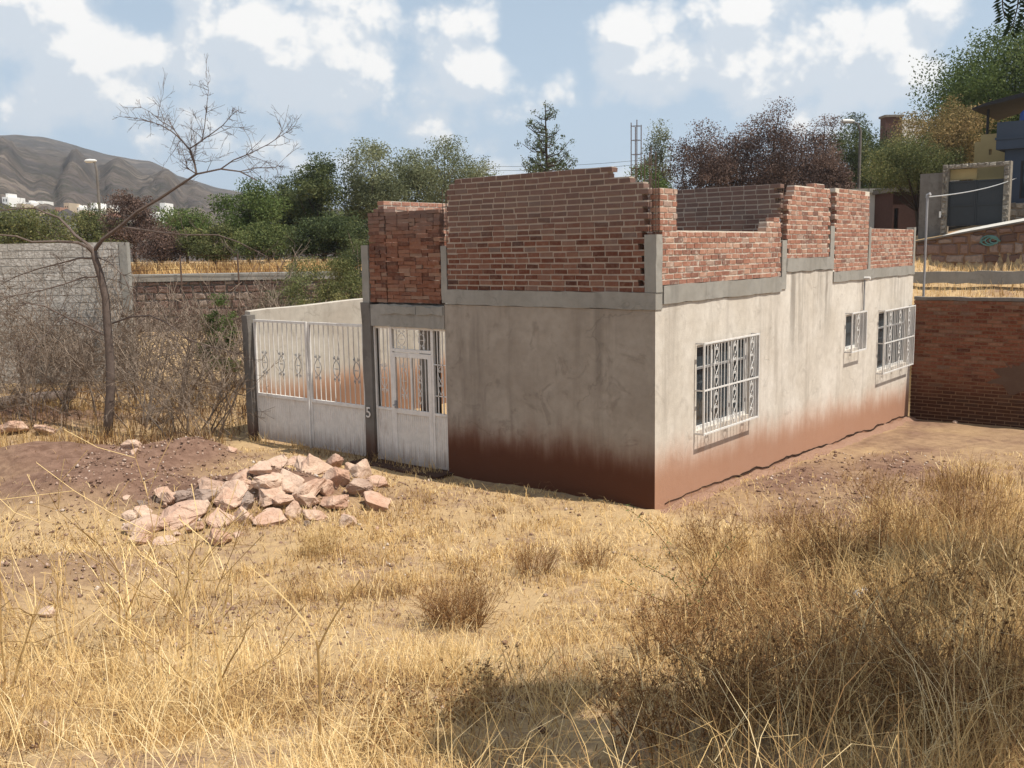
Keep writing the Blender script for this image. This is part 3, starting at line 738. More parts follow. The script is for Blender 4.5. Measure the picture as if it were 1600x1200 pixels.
# door and side lights in the porch opening (all on y = .03)
def ribbed(mb, P, s0, s1, z0, z1, d, pitch=.042, m=0):
    n = max(2, int((s1-s0)/pitch)); pts = []
    for i in range(n*4+1):
        s = s0+(s1-s0)*i/(n*4); pts.append((s, d+(.0, .010, .010, .0)[i % 4]))
    for (a, da), (b, db) in zip(pts, pts[1:]): mb.quad(P(a, da, z0), P(b, db, z0), P(b, db, z1), P(a, da, z1), m)
PD = PX(.05)
mb = MB()
for s in (3.525, 3.80, 4.665, 5.03): bar(mb, PD, s, .03, s, 2.15, .05 if s in (3.80, 4.665) else .034, 0)
bar(mb, PD, 3.545, 2.14, 5.01, 2.14, .035, 0); bar(mb, PD, 3.825, 1.80, 4.64, 1.80, .045, 0)
for a, b in ((3.545, 3.775), (4.69, 5.01)): bar(mb, PD, a, .87, b, .87, .035, 0); bar(mb, PD, a, .06, b, .06, .03, 0)
door_sur = mb.obj('door_surround', M['white_bars'], house)
mb = MB(); ribbed(mb, PD, 3.545, 3.775, .075, .855, -.006); mb.obj('lower_panel', M['white_metal'], door_sur)
mb = MB(); ribbed(mb, PD, 4.69, 5.01, .075, .855, -.006); mb.obj('lower_panel', M['white_metal'], door_sur)
mb = MB()
for s in (3.61, 3.71): bar(mb, PD, s, .89, s, 2.12, .014, 0)
bar(mb, PD, 3.545, 1.15, 3.775, 1.15, .014, 0); bar(mb, PD, 3.545, 1.62, 3.775, 1.62, .014, 0); vine(mb, PD, 3.66, 1.17, 1.60, .05, 2, .006, 0); bar(mb, PD, 3.66, 1.64, 3.66, 2.12, .012)
for s in (4.76, 4.85, 4.94): bar(mb, PD, s, .89, s, 2.12, .013, 0)
scroll(mb, PD, 4.85, 1.35, .075, .42, .006); scroll(mb, PD, 4.03, 1.97, .07, .24, .006); scroll(mb, PD, 4.45, 1.97, .08, .26, .006)
for s in (3.90, 3.98, 4.07, 4.18, 4.33, 4.56): bar(mb, PD, s, 1.825, s, 2.12, .012, 0)
mb.obj('door_grille', M['white_bars'], door_sur)
PL = PX(.035); mb = MB()
for s in (3.855, 4.61): bar(mb, PL, s, .04, s, 1.765, .07, 0, .035)
for z in (.075, .86, 1.73): bar(mb, PL, 3.89, z, 4.575, z, .07, 0, .035)
bar(mb, PL, 4.24, .895, 4.24, 1.695, .035, 0)
door = mb.obj('door', M['white_bars'], house); door['label'] = 'white metal door with ribbed lower panel and barred upper half'
mb = MB(); ribbed(mb, PL, 3.89, 4.575, .11, .825, -.004); mb.obj('lower_panel', M['white_metal'], door)
mb = MB()
for s in (3.95, 4.03, 4.11, 4.18, 4.33, 4.41, 4.49): bar(mb, PL, s, .895, s, 1.695, .013, 0)
vine(mb, PL, 4.07, 1.0, 1.6, .045, 3, .006); scroll(mb, PL, 4.40, 1.33, .075, .50, .006)
mb.obj('door_grille', M['white_bars'], door)
mb = MB(); mb.box((-4.60, .0, .90), (-4.555, .018, 1.02)); mb.tube([(-4.58, .0, .955), (-4.58, -.045, .955), (-4.50, -.05, .95)], .010, 6); mb.obj('handle', M['grey_metal'], door)

# ------------------------------------------------------------------ double gate beside the house, its post, the patio wall behind
gate = thing('metal_gate', 'double white metal gate with barred top and ribbed lower panels left of the door', 'gate', (-6.7, .02, 0))
PG = PX(.05)
for (s0, s1, orn) in ((5.275, 6.63, (5.47, 5.95, 6.41)), (6.67, 8.09, (6.92, 7.36, 7.82))):
    mb = MB()
    bar(mb, PG, s0+.02, .04, s0+.02, 2.16, .04, 0); bar(mb, PG, s1-.02, .04, s1-.02, 2.16, .04, 0)
    for z, w_ in ((.06, .03), (.845, .05), (2.145, .04)): bar(mb, PG, s0+.04, z, s1-.04, z, w_, 0)
    leaf = mb.obj('gate_leaf', M['grey_metal'] if 0 else M['white_bars'], gate)
    mb = MB(); ribbed(mb, PG, s0+.04, s1-.04, .075, .82, -.004, .05); mb.obj('lower_panel', M['white_metal'], leaf)
    mb = MB()
    nbar = 11
    for i in range(1, nbar): s = s0+.02+(s1-s0-.04)*i/nbar; bar(mb, PG, s, .87, s, 2.125, .012, 0)
    mb.obj('vertical_bars', M['white_bars'], leaf)
    for o in orn: mb = MB(); scroll(mb, PG, o, 1.42, .08, .38, .0065, -.012); mb.obj('scroll_ornament', M['grey_metal'], leaf)
mb = MB(); bar(mb, PG, 6.65, .03, 6.65, 2.17, .035, -.03); mb.obj('gate_stop', M['white_bars'], gate)
post = MB()
rough_box(post, lambda s, d, z: (-8.12-d, z, s), -.3, 2.24, -.06, .10, 0, .16, seg=.3, jit=.02, jz=.012)
setp(post.obj('gate_post', M['concrete_dark']), 'dark rough concrete post at the left end of the white gate', 'post')
mb = MB(); L = []
for i in range(26):
    y = .12+i*.42; top = 2.28+.015*i+.02*vnoise(i*.9, 3)
    L.append([(-8.28, y, -.5), (-8.28, y, top), (-8.43, y, top+.01), (-8.43, y, -.5)])
v = [q for a in L for q in a]; f = []
for i in range(25):
    for k in range(4): f.append((i*4+k, (i+1)*4+k, (i+1)*4+(k+1) % 4, i*4+(k+1) % 4))
f += [(0, 1, 2, 3), (103, 102, 101, 100)]
mb.add(v, f); setp(mb.obj('patio_wall', M['plaster_patio']), 'cream plaster patio wall stained red, seen through the gate bars', 'wall')
# a couple of timbers leaning on the patio wall
for k, (z, y0, y1) in enumerate(((1.52, .9, 2.6), (.92, .9, 2.6))):
    pass

# ------------------------------------------------------------------ loose bricks stacked on the porch slab
brick_me = []
M['brick_loose'] = brickmat('loose_brick', [(p, tuple(v*f for v, f in zip(c, (.60, .62, .62)))) for p, c in BT], .35, (3.55, 3.95))
for k in range(16):
    mb = MB(); mb.box((-.118, -.058, -.0262), (.118, .058, .0262), 0, random.random(), jit=.004); brick_me.append(mb.mesh('loose_brick', [M['brick_loose']]))
def loose(x, y, z, rot, tilt=0, me=None):
    o = bpy.data.objects.new('loose_brick', me or random.choice(brick_me)); COL.objects.link(o)
    o.location = (x, y, z); o.rotation_euler = (tilt, random.uniform(-.025, .025), rot)
    return setp(o, 'loose red brick laid dry in the stack on the porch roof', 'brick', 'bricks stacked on the porch roof')
z = 2.53; cols = [(-5.05, -4.70), (-4.67, -3.56)]
for row in range(25):
    zz = z+.027+row*.0566
    for ci, (a, b) in enumerate(cols):
        top = 25 if ci == 0 else 24
        if row >= top: continue
        x = a+random.uniform(0, .02)
        if row == 23 and ci == 1 and False: continue
        while x < b-.08:
            head = random.random() < .28
            L = .118 if head else .238
            if x+L > b+.05:
                if x+.118 > b+.03: break
                head = True; L = .118
            if row > 22 and random.random() < .22: x += L; continue
            # rows end on the face y = -.01 ; headers run inwards
            loose(x+L/2, (.118 if head else .058)+random.uniform(-.012, .008), zz+random.uniform(-.003, .003), (math.pi/2 if head else 0)+random.uniform(-.05, .05))
            x += L+random.uniform(.002, .010)

# ------------------------------------------------------------------ boundary wall on the right, pole and cable
bw = thing('boundary_wall', 'dark brick boundary wall in shade at the far end of the house', 'wall', (3, 10.6, 0))
mb = MB(); BX = lambda s, d, z: (.03+s, 10.62+d, z)
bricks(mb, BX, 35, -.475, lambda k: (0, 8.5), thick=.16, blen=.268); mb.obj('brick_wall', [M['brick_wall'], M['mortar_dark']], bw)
mb = MB(); rough_box(mb, BX, -.0, 8.52, 2.125, 2.19, -.012, .175, jit=.01); mb.obj('coping', M['concrete_dark'], bw)
t = NT('old_render_patch', .95, .05); t.color(t.mix(t.noise(4, 5), (.085, .05, .036), (.15, .105, .08))); t.bump(t.noise(20, 5), .5, .01); M['patch'] = t.m
def patch(pts, d):
    mb = MB(); n = len(pts); P_ = [BX(a, d, b) for a, b in pts]; Q = [BX(a, .02, b) for a, b in pts]
    mb.add(P_+Q, [tuple(range(n))]+[(i, i+n, (i+1) % n+n, (i+1) % n) for i in range(n)]); return mb.obj('render_patch', M['patch'], bw)
def blob(cx, cz, rx, rz, n=28):
    return [(cx+rx*math.cos(2*math.pi*i/n)*(1+1.3*(vnoise(i*.9, cx*9)-.5)), cz+rz*math.sin(2*math.pi*i/n)*(1+1.3*(vnoise(i*.9, cz*9+4)-.5))) for i in range(n)]
patch(blob(1.98, .62, .40, .26), -.006)
pole = thing('service_pole', 'thin grey steel pole standing behind the far corner of the house', 'pole', (.12, 10.95, 1.5))
mb = MB(); mb.tube([(.12, 10.95, 1.2), (.12, 10.95, 4.22)], .024, 8); mb.obj('shaft', M['grey_metal'], pole)
mb = MB(); mb.tube([(.12, 10.95, 4.22), (.12, 10.95, 4.28), (.18, 10.93, 4.30)], .036, 8); mb.obj('cap', M['grey_metal'], pole)
p0 = np.array([.15, 10.94, 4.24]); p1 = atb(1606, 270, 36)
mb = MB(); mb.tube([p0*(1-t_)+p1*t_-np.array([0, 0, .14*4*t_*(1-t_)]) for t_ in np.linspace(0, 1, 20)], .013, 5)
setp(mb.obj('overhead_cable', M['steel']), 'pale cable slung from the thin grey pole up to the blue house', 'cable')
for k, (a, b_) in enumerate((((690, 263, 70), (1110, 243, 70)), ((690, 257, 70), (1110, 236, 70)))):
    pa, pb = atb(*a), atb(*b_); mb = MB(); mb.tube([pa*(1-t_)+pb*t_-np.array([0, 0, .5*4*t_*(1-t_)]) for t_ in np.linspace(0, 1, 16)], .014, 3)
    setp(mb.obj('power_line', M['roof_dark']), ('lower', 'upper')[k]+' of two thin dark power lines crossing behind the conifer', 'power line', 'power lines behind the house')

# ------------------------------------------------------------------ street on the right with its walls and houses
def strip(name, label, mat, f, us, vs, th=.12):
    mb = MB()
    for i in range(len(us)-1):
        for j in range(len(vs)-1):
            mb.quad(f(us[i], vs[j]), f(us[i+1], vs[j]), f(us[i+1], vs[j+1]), f(us[i], vs[j+1]))
    o = mb.obj(name, mat); return setp(o, label, kind='structure')
zst = lambda x, y: 2.9+.38+.17*min(max(x+2.2, -3), 7)+.086*min(max(y-19, 0), 9)
strip('pavement', 'pale concrete street surface above the stone retaining wall', M['pale_concrete'], lambda x, y: (x, y, zst(x, y)+.05), np.linspace(-2.3, 8, 12), [19.45, 21, 22.5, 23.9])
mb = MB(); rr = random.Random(4)
def stone_face(mb, P, s0, s1, z0, ztop, rr, size=.26, d=0):
    """rubble masonry: irregular stones set proud of a mortar backing"""
    z = z0
    while True:
        h = size*rr.uniform(.7, 1.15); s = s0-rr.uniform(0, size)
        any_ = False
        while s < s1:
            L = size*rr.uniform(.8, 1.7); a, b = max(s, s0), min(s+L, s1)
            zt = min(z+h, min(ztop(a), ztop(b)))
            if b-a > .06 and zt-z > .06:
                any_ = True; c = [(a+.02, z+.02), (b-.02, z+.02), (b-.02, zt-.015), (a+.02, zt-.015)]; q = []
                for i in range(4):
                    p_, n_ = c[i], c[(i+1) % 4]
                    q.append((p_[0]+rr.uniform(-.03, .03), p_[1]+rr.uniform(-.03, .03))); q.append(((p_[0]+n_[0])/2+rr.uniform(-.02, .02), (p_[1]+n_[1])/2+rr.uniform(-.02, .02)))
                cs, cz = sum(w[0] for w in q)/8, sum(w[1] for w in q)/8
                v = [P(w[0], d, w[1]) for w in q]+[P(cs+(w[0]-cs)*.75, d-.04-rr.uniform(0, .02), cz+(w[1]-cz)*.75) for w in q]
                mb.add(v, [(i, (i+1) % 8, 8+(i+1) % 8, 8+i) for i in range(8)]+[tuple(range(8, 16))], 0, rr.random())
            s += L
        z += h
        if not any_: break
t = NT('rubble_stone', .95, .08); t.color(t.mix(t.mapr(t.noise(12, 5), .3, .7, 0, .5), t.ramp(t.attr(), [(0, (.09, .055, .045)), (.4, (.17, .105, .085)), (.75, (.24, .16, .13)), (1, (.30, .24, .20))]), (.12, .09, .08))); t.bump(t.noise(25, 5), .8, .02); M['rubble'] = t.m
t = NT('grey_rubble', .95, .08); t.color(t.mix(t.mapr(t.noise(12, 5), .3, .7, 0, .5), t.ramp(t.attr(), [(0, (.12, .105, .09)), (.5, (.26, .23, .19)), (1, (.42, .38, .32))]), (.14, .12, .10))); t.bump(t.noise(25, 5), .8, .02); M['rubble_grey'] = t.m
rw = thing('retaining_wall', 'rubble stone retaining wall below the street on the right', 'wall', (0, 19, 2.9))
top = lambda x: 3.36+.17*min(max(x+2.2, -3), 7)
PR = lambda s, d, z: (s, 19.06+d, z)
mb = MB(); stone_face(mb, PR, -6, 8, 2.72, top, rr, .30); mb.obj('stone_face', M['rubble'], rw)
mb = MB()
xs = np.linspace(-6, 8, 29)
for a, b in zip(xs, xs[1:]): mb.quad(PR(a, .0, 2.4), PR(b, .0, 2.4), PR(b, 0, top(b)), PR(a, 0, top(a)))
mb.obj('mortar_backing', M['mortar_dark'], rw)
mb = MB(); v = []
for x in xs:
    zt = top(x)+.0; v += [(x, 18.99, zt), (x, 18.99, zt+.05), (x, 19.44, zt+.06), (x, 19.44, zt)]
f = []
for i in range(len(xs)-1):
    for k in range(4): f.append((i*4+k, i*4+(k+1) % 4, (i+1)*4+(k+1) % 4, (i+1)*4+k))
mb.add(v, f); mb.obj('coping', M['concrete_dark'], rw)
t = flat('teal_spray_paint', (.10, .20, .19), .9, .1, .3)
mb = MB(); c = aty(1547, 376, 19.06)
for k in range(3):
    mb.tube([(c[0]+.22*math.cos(a)*(1-.25*k)+.06*k, 18.985, c[2]+.13*math.sin(a)*(1-.22*k)) for a in np.linspace(0, 5.2+k, 18)], .022, 5)
mb.tube([(c[0]-.25, 18.985, c[2]-.05), (c[0], 18.985, c[2]+.1), (c[0]+.28, 18.985, c[2]-.02)], .02, 5); mb.obj('graffiti', t, rw)
mb = MB(); kk = lambda s, d, z: (s, 15.0+d, z)
rough_box(mb, kk, -4, 8, 2.3, 2.60, 0, .16, seg=.25, jit=.03, jz=.02); setp(mb.obj('concrete_curb', M['concrete']), 'low pale concrete curb crossing the dry grass slope', 'curb')

sg = thing('street_gate', 'black metal driveway gate framed by rubble stone pillars', 'gate', (-2, 24, 3.8))
PGt = lambda s, d, z: (s, 24+d, z)
mb = MB()
for a, b in ((-3.02, -2.84), (-1.16, -.98)):
    mb.box((a, 24, 3.2), (b, 24.3, 5.72)); stone_face(mb, PGt, a, b, 3.6, lambda s: 5.72, rr, .17)
mb.box((-3.02, 24.002, 5.722), (-.98, 24.3, 5.86)); stone_face(mb, PGt, -3.02, -.98, 5.72, lambda s: 5.87, rr, .14); mb.obj('stone_frame', M['rubble_grey'], sg)
mb = MB()
for a, b in ((-2.83, -2.0), (-1.99, -1.17)):
    mb.box((a, 24.12, 3.86), (b, 24.15, 5.32))
    for s in (a+.02, b-.02): mb.box((s-.02, 24.09, 3.86), (s+.02, 24.118, 5.32))
    mb.box((a+.04, 24.09, 4.5), (b-.04, 24.118, 4.55)); mb.box((a+.04, 24.09, 5.27), (b-.04, 24.118, 5.318))
mb.obj('gate_leaf', M['black_metal'], sg)
mb = MB(); mb.box((-2.83, 24.2, 5.36), (-2.02, 24.23, 5.70)); mb.box((-2.0, 24.26, 5.33), (-1.2, 24.28, 5.39)); mb.obj('transom_panel', M['yellow_wall'], sg)
mb = MB(); mb.box((-3.06, 23.93, 4.15), (-3.0, 23.99, 4.35)); mb.obj('meter_box', M['white_wall'], sg)
gw = MB(); gw.box((-3.75, 24.1, 3.0), (-3.05, 24.26, 5.62)); gw.box((-3.74, 24.28, 3.0), (-3.58, 30, 5.60)); setp(gw.obj('concrete_wall', M['concrete_dark']), 'tall grey concrete wall left of the black driveway gate', 'wall')

bh = thing('blue_house', 'dark blue flat roofed house at the right edge above the stone base', 'house', (0, 27, 4))
PB = lambda s, d, z: (s, 26.2+d, z)
mb = MB(); holed(mb, PB, [-1.62, 3.5], [4.0, 6.4], [(-1.12, -.35, 4.75, 6.0)], .2)
holed(mb, lambda s, d, z: (-1.62-d, 26.4+s, z), [0, 5], [4.0, 6.4], [], .05); mb.obj('wall', M['blue_wall'], bh)
mb = MB(); mb.box((-1.86, 25.95, 6.4), (3.6, 31.5, 7.30)); mb.box((-1.9, 25.92, 6.72), (3.6, 25.948, 6.80)); mb.obj('parapet', M['blue_wall'], bh)
mb = MB(); holed(mb, PB, [-1.12, -.35], [4.75, 6.0], [(-1.07, -.76, 4.8, 5.95), (-.71, -.40, 4.8, 5.95)], .05); wn = mb.obj('window', M['roof_dark'], bh)
mb = MB(); mb.quad((-1.11, 26.3, 4.76), (-.36, 26.3, 4.76), (-.36, 26.3, 5.99), (-1.11, 26.3, 5.99)); mb.obj('window_pane', M['glass'], wn)
mb = MB(); stone_face(mb, lambda s, d, z: (s, 26.12+d, z), -1.8, 3.5, 3.7, lambda s: 4.62, rr, .26); mb.box((-1.8, 26.11, 3.3), (3.5, 26.19, 4.6)); mb.obj('stone_base', M['rubble_grey'], bh)
yh = MB(); holed(yh, lambda s, d, z: (s, 29+d, z), [-3.05, -1.5], [3.5, 7.25], [(-2.75, -2.65, 6.5, 6.7)], .2); yh.box((-3.25, 29.0, 3.5), (-3.052, 33, 7.0)); setp(yh.obj('ochre_building', M['yellow_wall']), 'weathered ochre building between the street gate and the blue house', 'building')
cn = thing('roof_canopy', 'dark curved metal canopy on a post over the ochre roof', 'canopy', (-2, 30, 7))
mb = MB(); prev = None
for i in range(15):
    x = -3.35+i*.32; zc = 8.22+.62*(1-math.exp(-(i*.32)/1.9)); cur = [(x, 28.8, zc), (x, 33, zc+.05), (x, 28.8, zc-.07-.08*min(1, i/3)), (x, 33, zc-.07)]
    if prev:
        mb.quad(prev[0], cur[0], cur[1], prev[1]); mb.quad(prev[2], prev[3], cur[3], cur[2]); mb.quad(prev[0], prev[2], cur[2], cur[0])
    prev = cur
mb.obj('roof_sheet', M['roof_dark'], cn)
mb = MB(); mb.tube([(-2.95, 29.5, 7.0), (-2.95, 29.5, 8.2)], .05, 6); mb.tube([(.8, 29.5, 7.2), (.8, 29.5, 8.7)], .05, 6); mb.obj('post', M['roof_dark'], cn)
wt = MB()
ang = np.linspace(0, 2*math.pi, 17)[:-1]; prof = [(0, 0), (.42, 0), (.44, .1), (.42, .25), (.44, .4), (.42, .55), (.30, .68), (.12, .74), (.12, .80), (0, .80)]
ct = aty(1614, 186, 29); v = [(ct[0]+r_*math.cos(a), 29+r_*math.sin(a), 7.32+z_) for r_, z_ in prof for a in ang]
wt.add(v, [(i*16+k, i*16+(k+1) % 16, (i+1)*16+(k+1) % 16, (i+1)*16+k) for i in range(len(prof)-1) for k in range(16)])
setp(wt.obj('water_tank', M['tank_blue'], smooth=True), 'bright blue plastic water tank on the blue house roof', 'water tank')

def hut(name, label, cat, pxl, pxr, pyt, pyb, b, mat, roof, openings=(), depth=6):
    """small house standing behind, drawn from its front edges at plan depth b"""
    A, Bq = atb(pxl, pyt, b), atb(pxr, pyt, b); zb = min(atb(pxl, pyb, b)[2], g(*A[:2]))-.5
    u_ = np.array([Bq[0]-A[0], Bq[1]-A[1]]); W_ = np.linalg.norm(u_); u_ /= W_; n_ = np.array([-u_[1], u_[0]])
    if n_@FP < 0: n_ = -n_
    P = lambda s, d, z: (A[0]+u_[0]*s+n_[0]*d, A[1]+u_[1]*s+n_[1]*d, z)
    root = thing(name, label, cat, P(W_/2, depth/2, zb)); zt = A[2]
    hs = [(W_*o[0], W_*o[1], zb+.5+(zt-zb-.5)*o[2], zb+.5+(zt-zb-.5)*o[3]) for o in openings]
    mb = MB(); holed(mb, P, [0, W_], [zb, zt], hs, .2)
    for s_ in (0, W_): mb.quad(P(s_, .2, zb), P(s_, depth, zb), P(s_, depth, zt), P(s_, .2, zt))
    mb.quad(P(0, depth, zb), P(W_, depth, zb), P(W_, depth, zt), P(0, depth, zt)); mb.obj('wall', mat, root)
    mb = MB(); o = .12
    v = [P(-o, -o, zt+.003), P(W_+o, -o, zt+.003), P(W_+o, depth+o, zt+.003), P(-o, depth+o, zt+.003)]; v += [(q[0], q[1], q[2]+.18) for q in v]
    mb.add(v, [(3, 2, 1, 0), (4, 5, 6, 7)]+[(i, (i+1) % 4, (i+1) % 4+4, i+4) for i in range(4)]); mb.obj('roof', roof, root)
    for h in hs:
        mb = MB(); mb.quad(P(h[0], .15, h[2]), P(h[1], .15, h[2]), P(h[1], .15, h[3]), P(h[0], .15, h[3])); mb.obj('window' if h[2] > zb+.9 else 'door', M['glass'] if h[2] > zb+.9 else M['roof_dark'], root)
    return root
hut('white_house', 'small whitewashed house with grey roof behind the brick piers', 'house', 1335, 1394, 302, 350, 42, M['white_wall'], M['concrete'], [(.55, .75, .35, .75)])
hut('brick_hut', 'dark red brick hut with a dark doorway beside the white house', 'hut', 1396, 1446, 300, 360, 40, M['dark_red'], M['concrete_dark'], [(.05, .18, .0, .7)])
hut('brick_house', 'unfinished dark brick upper storey far off above the trees', 'house', 1384, 1410, 183, 240, 85, M['dark_red'], M['concrete_dark'], [(.0+.04, .1, .6, .9)], 1.2)
hut('white_house', 'pale rendered house far off right of the dark brick upper storey', 'house', 1414, 1440, 190, 240, 88, M['white_wall'], M['white_wall'], [(.3, .6, .5, .8)], 2)

# ------------------------------------------------------------------ left background: road, retaining wall, fence, block wall
PQ = lambda a, b, z: (*pl(a, b), z)
strip('road', 'grey worn road running along the embankment on the left', M['asphalt'], lambda a, b: PQ(a, b, g(*pl(a, b))*0+2.66), np.linspace(-60, 6, 30), [33.5, 35, 36.8])
lw = thing('embankment_wall', 'dark rubble stone wall holding up the road embankment on the left', 'wall', PQ(-12, 33, 1))
PL2 = lambda s, d, z: PQ(s, 33.05+d, z)
mb = MB(); stone_face(mb, PL2, -30, 4, .2, lambda s: 2.45, rr, .30); mb.obj('stone_face', M['rubble'], lw)
mb = MB(); mb.quad(PL2(-60, 0, -.5), PL2(5, 0, -.5), PL2(5, 0, 2.5), PL2(-60, 0, 2.5)); mb.obj('mortar_backing', M['concrete_dark'], lw)
mb = MB(); rough_box(mb, PL2, -60, 5, 2.46, 2.70, -.08, .45, seg=1.5, jit=.02); mb.obj('coping', M['concrete'], lw)
wf = thing('wire_fence', 'thin wire fence on slender posts along the road edge', 'fence', PQ(-12, 32.9, 1.8))
for a in np.arange(-19, -3, 1.95):
    mb = MB(); mb.tube([PQ(a, 32.85, .8), PQ(a+.03, 32.85, 3.35)], .028, 5); mb.obj('fence_post', M['rust'], wf)
for z in (2.85, 3.1, 3.3):
    mb = MB(); mb.tube([PQ(a, 32.85, z+.02*math.sin(a)) for a in np.arange(-19, -3.4, .98)], .008, 3); mb.obj('fence_wire', M['rust'], wf)
blw = thing('block_wall', 'pale grey weathered block wall at the left edge behind the bare tree', 'wall', PQ(-14, 25, 0))
mb = MB(); PLB = lambda s, d, z: PQ(s, 25+d, z)
bricks(mb, PLB, 21, -.35, lambda k: (-19, -10.07), thick=.18, course=.193, blen=.41, rr=rr, wav=.01)
t = NT('pale_block', .95, .08); n1 = t.noise(1.2, 6, .65)
t.color(t.mix(t.mapr(t.noise(9, 5, .7), .38, .68, 0, .85), t.mix(t.attr(), (.40, .375, .34), (.52, .49, .45)), (.26, .235, .205))); t.bump(t.noise(14, 6), .9, .03); M['block'] = t.m
mb.obj('block_courses', [M['block'], M['concrete']], blw)
mb = MB(); mb.box((0, 0, 0), (0, 0, 0)) if 0 else None
rough_box(mb, PLB, -10.06, -9.86, -.3, 3.68, -.015, .19, seg=.3); mb.obj('end_column', M['concrete'], blw)

# ------------------------------------------------------------------ lamps
def lamp(px, ptop, b, label, arm):
    P0 = atb(px, ptop, b); zg = g(*P0[:2]); r_ = thing('street_lamp', label, 'street lamp', (P0[0], P0[1], zg), 'street lamps beyond the house')
    mb = MB(); mb.tube([(P0[0], P0[1], zg-.3), (P0[0], P0[1], P0[2]-.5), (P0[0]-RP[0]*arm*.3, P0[1]-RP[1]*arm*.3, P0[2]-.1), (P0[0]-RP[0]*arm, P0[1]-RP[1]*arm, P0[2])], [.10, .07, .045, .035], 8); mb.obj('shaft', M['concrete_dark'], r_)
    mb = MB(); c = np.array([P0[0]-RP[0]*arm*1.5, P0[1]-RP[1]*arm*1.5, P0[2]+.03]); a3 = np.array([RP[0], RP[1], 0]); 
    mb.tube([c+a3*.42, c+a3*.3, c+a3*0, c-a3*.25, c-a3*.34], [.04, .09, .12, .09, .03], 10); mb.obj('lamp_head', M['lamp_head'], r_, smooth=True)
lamp(150, 252, 60, 'tall street lamp standing against the brown hill', .25)
lamp(1345, 190, 52, 'street lamp with bent arm in front of the brown trees', .5)

# rebar sticking up behind the house
for k, (px, pt, pb, b, lab) in enumerate(((994, 190, 262, 44, 'tall rusty rebar column frame rising against the sky'), (1016, 232, 290, 40, 'shorter rusty rebar column frame beside the tall one'))):
    T, Bm = atb(px, pt, b), atb(px, pb, b); zg = g(*T[:2]); mb = MB()
    for da, db in ((-.22, 0), (.22, 0), (0, .25), (0, -.25)):
        x, y = T[0]+RP[0]*da+FP[0]*db, T[1]+RP[1]*da+FP[1]*db; mb.tube([(x, y, zg), (x+.02*da, y, T[2]+random.uniform(-.25, .1))], .022, 4)
    for z in np.arange(zg+.3, T[2]-.1, .62):
        q = [(T[0]+RP[0]*da+FP[0]*db, T[1]+RP[1]*da+FP[1]*db, z) for da, db in ((-.22, 0), (0, .25), (.22, 0), (0, -.25), (-.22, 0))]; mb.tube(q, .014, 3)
    setp(mb.obj('rebar_column', M['rust']), lab, 'rebar column')

# ------------------------------------------------------------------ far hill and town
def ridge_pts(): return [(-420, 236), (-200, 222), (0, 211), (40, 209), (85, 213), (130, 225), (180, 240), (215, 247), (245, 250), (270, 262), (285, 273), (340, 291), (420, 308), (500, 322), (640, 342), (900, 372)]
rp = ridge_pts(); px_ = np.array([p[0] for p in rp]); py_ = np.array([p[1] for p in rp])
cols_ = np.linspace(-420, 900, 190); nd = 70; V = []; B0, B1, B2 = 420., 1000., 1500.
B0 = 150.
def hill_z(pxv, b):
    top_ = atb(pxv, np.interp(pxv, px_, py_), B1)[2]; base = 2.0
    if b <= B1:
        q = max(0, (b-B0)/(B1-B0)); h = (top_-base)*(.30*min(q*2.2, 1)*(1-q)+q**1.15*(.7+.3*q))
        wx, wy, _ = atb(pxv, 400, b); h *= 1+.62*(fbm(pxv*.03+3+.6*vnoise(q*6, 3), q*1.1, 5)-.5)*(1-q)*min(1, q*4)
        h += 22*(abs(vnoise(pxv*.022+2*vnoise(wx*.01, wy*.01), q*.9)-.5)-.2)*q*(1-q)*3
    else:
        q = (b-B1)/(B2-B1); h = (top_-base)*(1-q)**1.2
    return base+max(h, -1)
for j in range(nd):
    t_ = j/(nd-1); b = B0+(B1-B0)*(t_/.78)**1.4 if t_ < .78 else B1+(B2-B1)*(t_-.78)/.22
    for pxv in cols_:
        w_ = atb(pxv, 400, b); V.append((w_[0], w_[1], hill_z(pxv, b)))
n_ = len(cols_); idx = np.arange(nd*n_).reshape(nd, n_)
t = NT('dry_hillside', .98, .03); n1 = t.noise(.012, 8, .62); n2 = t.noise(.06, 6, .7); n3 = t.noise(.25, 4, .7)
c = t.mix(t.mapr(n1, .38, .62), (.068, .060, .060), (.108, .088, .078)); c = t.mix(t.mapr(n2, .46, .66, 0, .75), c, (.055, .05, .042)); c = t.mix(t.mapr(n3, .48, .66, 0, .75), c, (.045, .045, .032)); c = t.mix(t.mapr(t.voro(.11), .10, .28, .7, 0), c, (.04, .042, .028))
c = t.mix(t.mapr(t.noise(.03, 6, .6), .62, .72, 0, .5), c, (.23, .185, .155)); c = t.mix(t.mapr(t.noise(.022, 7, .68, dist=.6), .54, .60, 0, .7), c, (.17, .14, .115)); c = t.mix(t.mapr(t.noise(.045, 7, .7), .53, .58, 0, .65), c, (.042, .038, .034)); t.color(c); t.bump(n2, .8, 6); M['hill'] = t.m
setp(np_mesh('hill', V, np.stack([idx[:-1, :-1], idx[:-1, 1:], idx[1:, 1:], idx[1:, :-1]], -1).reshape(-1, 4), M['hill'], smooth=True), 'brown dry hill rising beyond the town on the left', kind='structure')
M['town'] = [flat('town_white', (.78, .76, .72), .9, .1, .05, .2), flat('town_ochre', (.45, .36, .26), .9, .1, .1, .2), flat('town_red', (.36, .20, .14), .9, .1, .1, .2), M['white_wall']]
TR = random.Random(11)
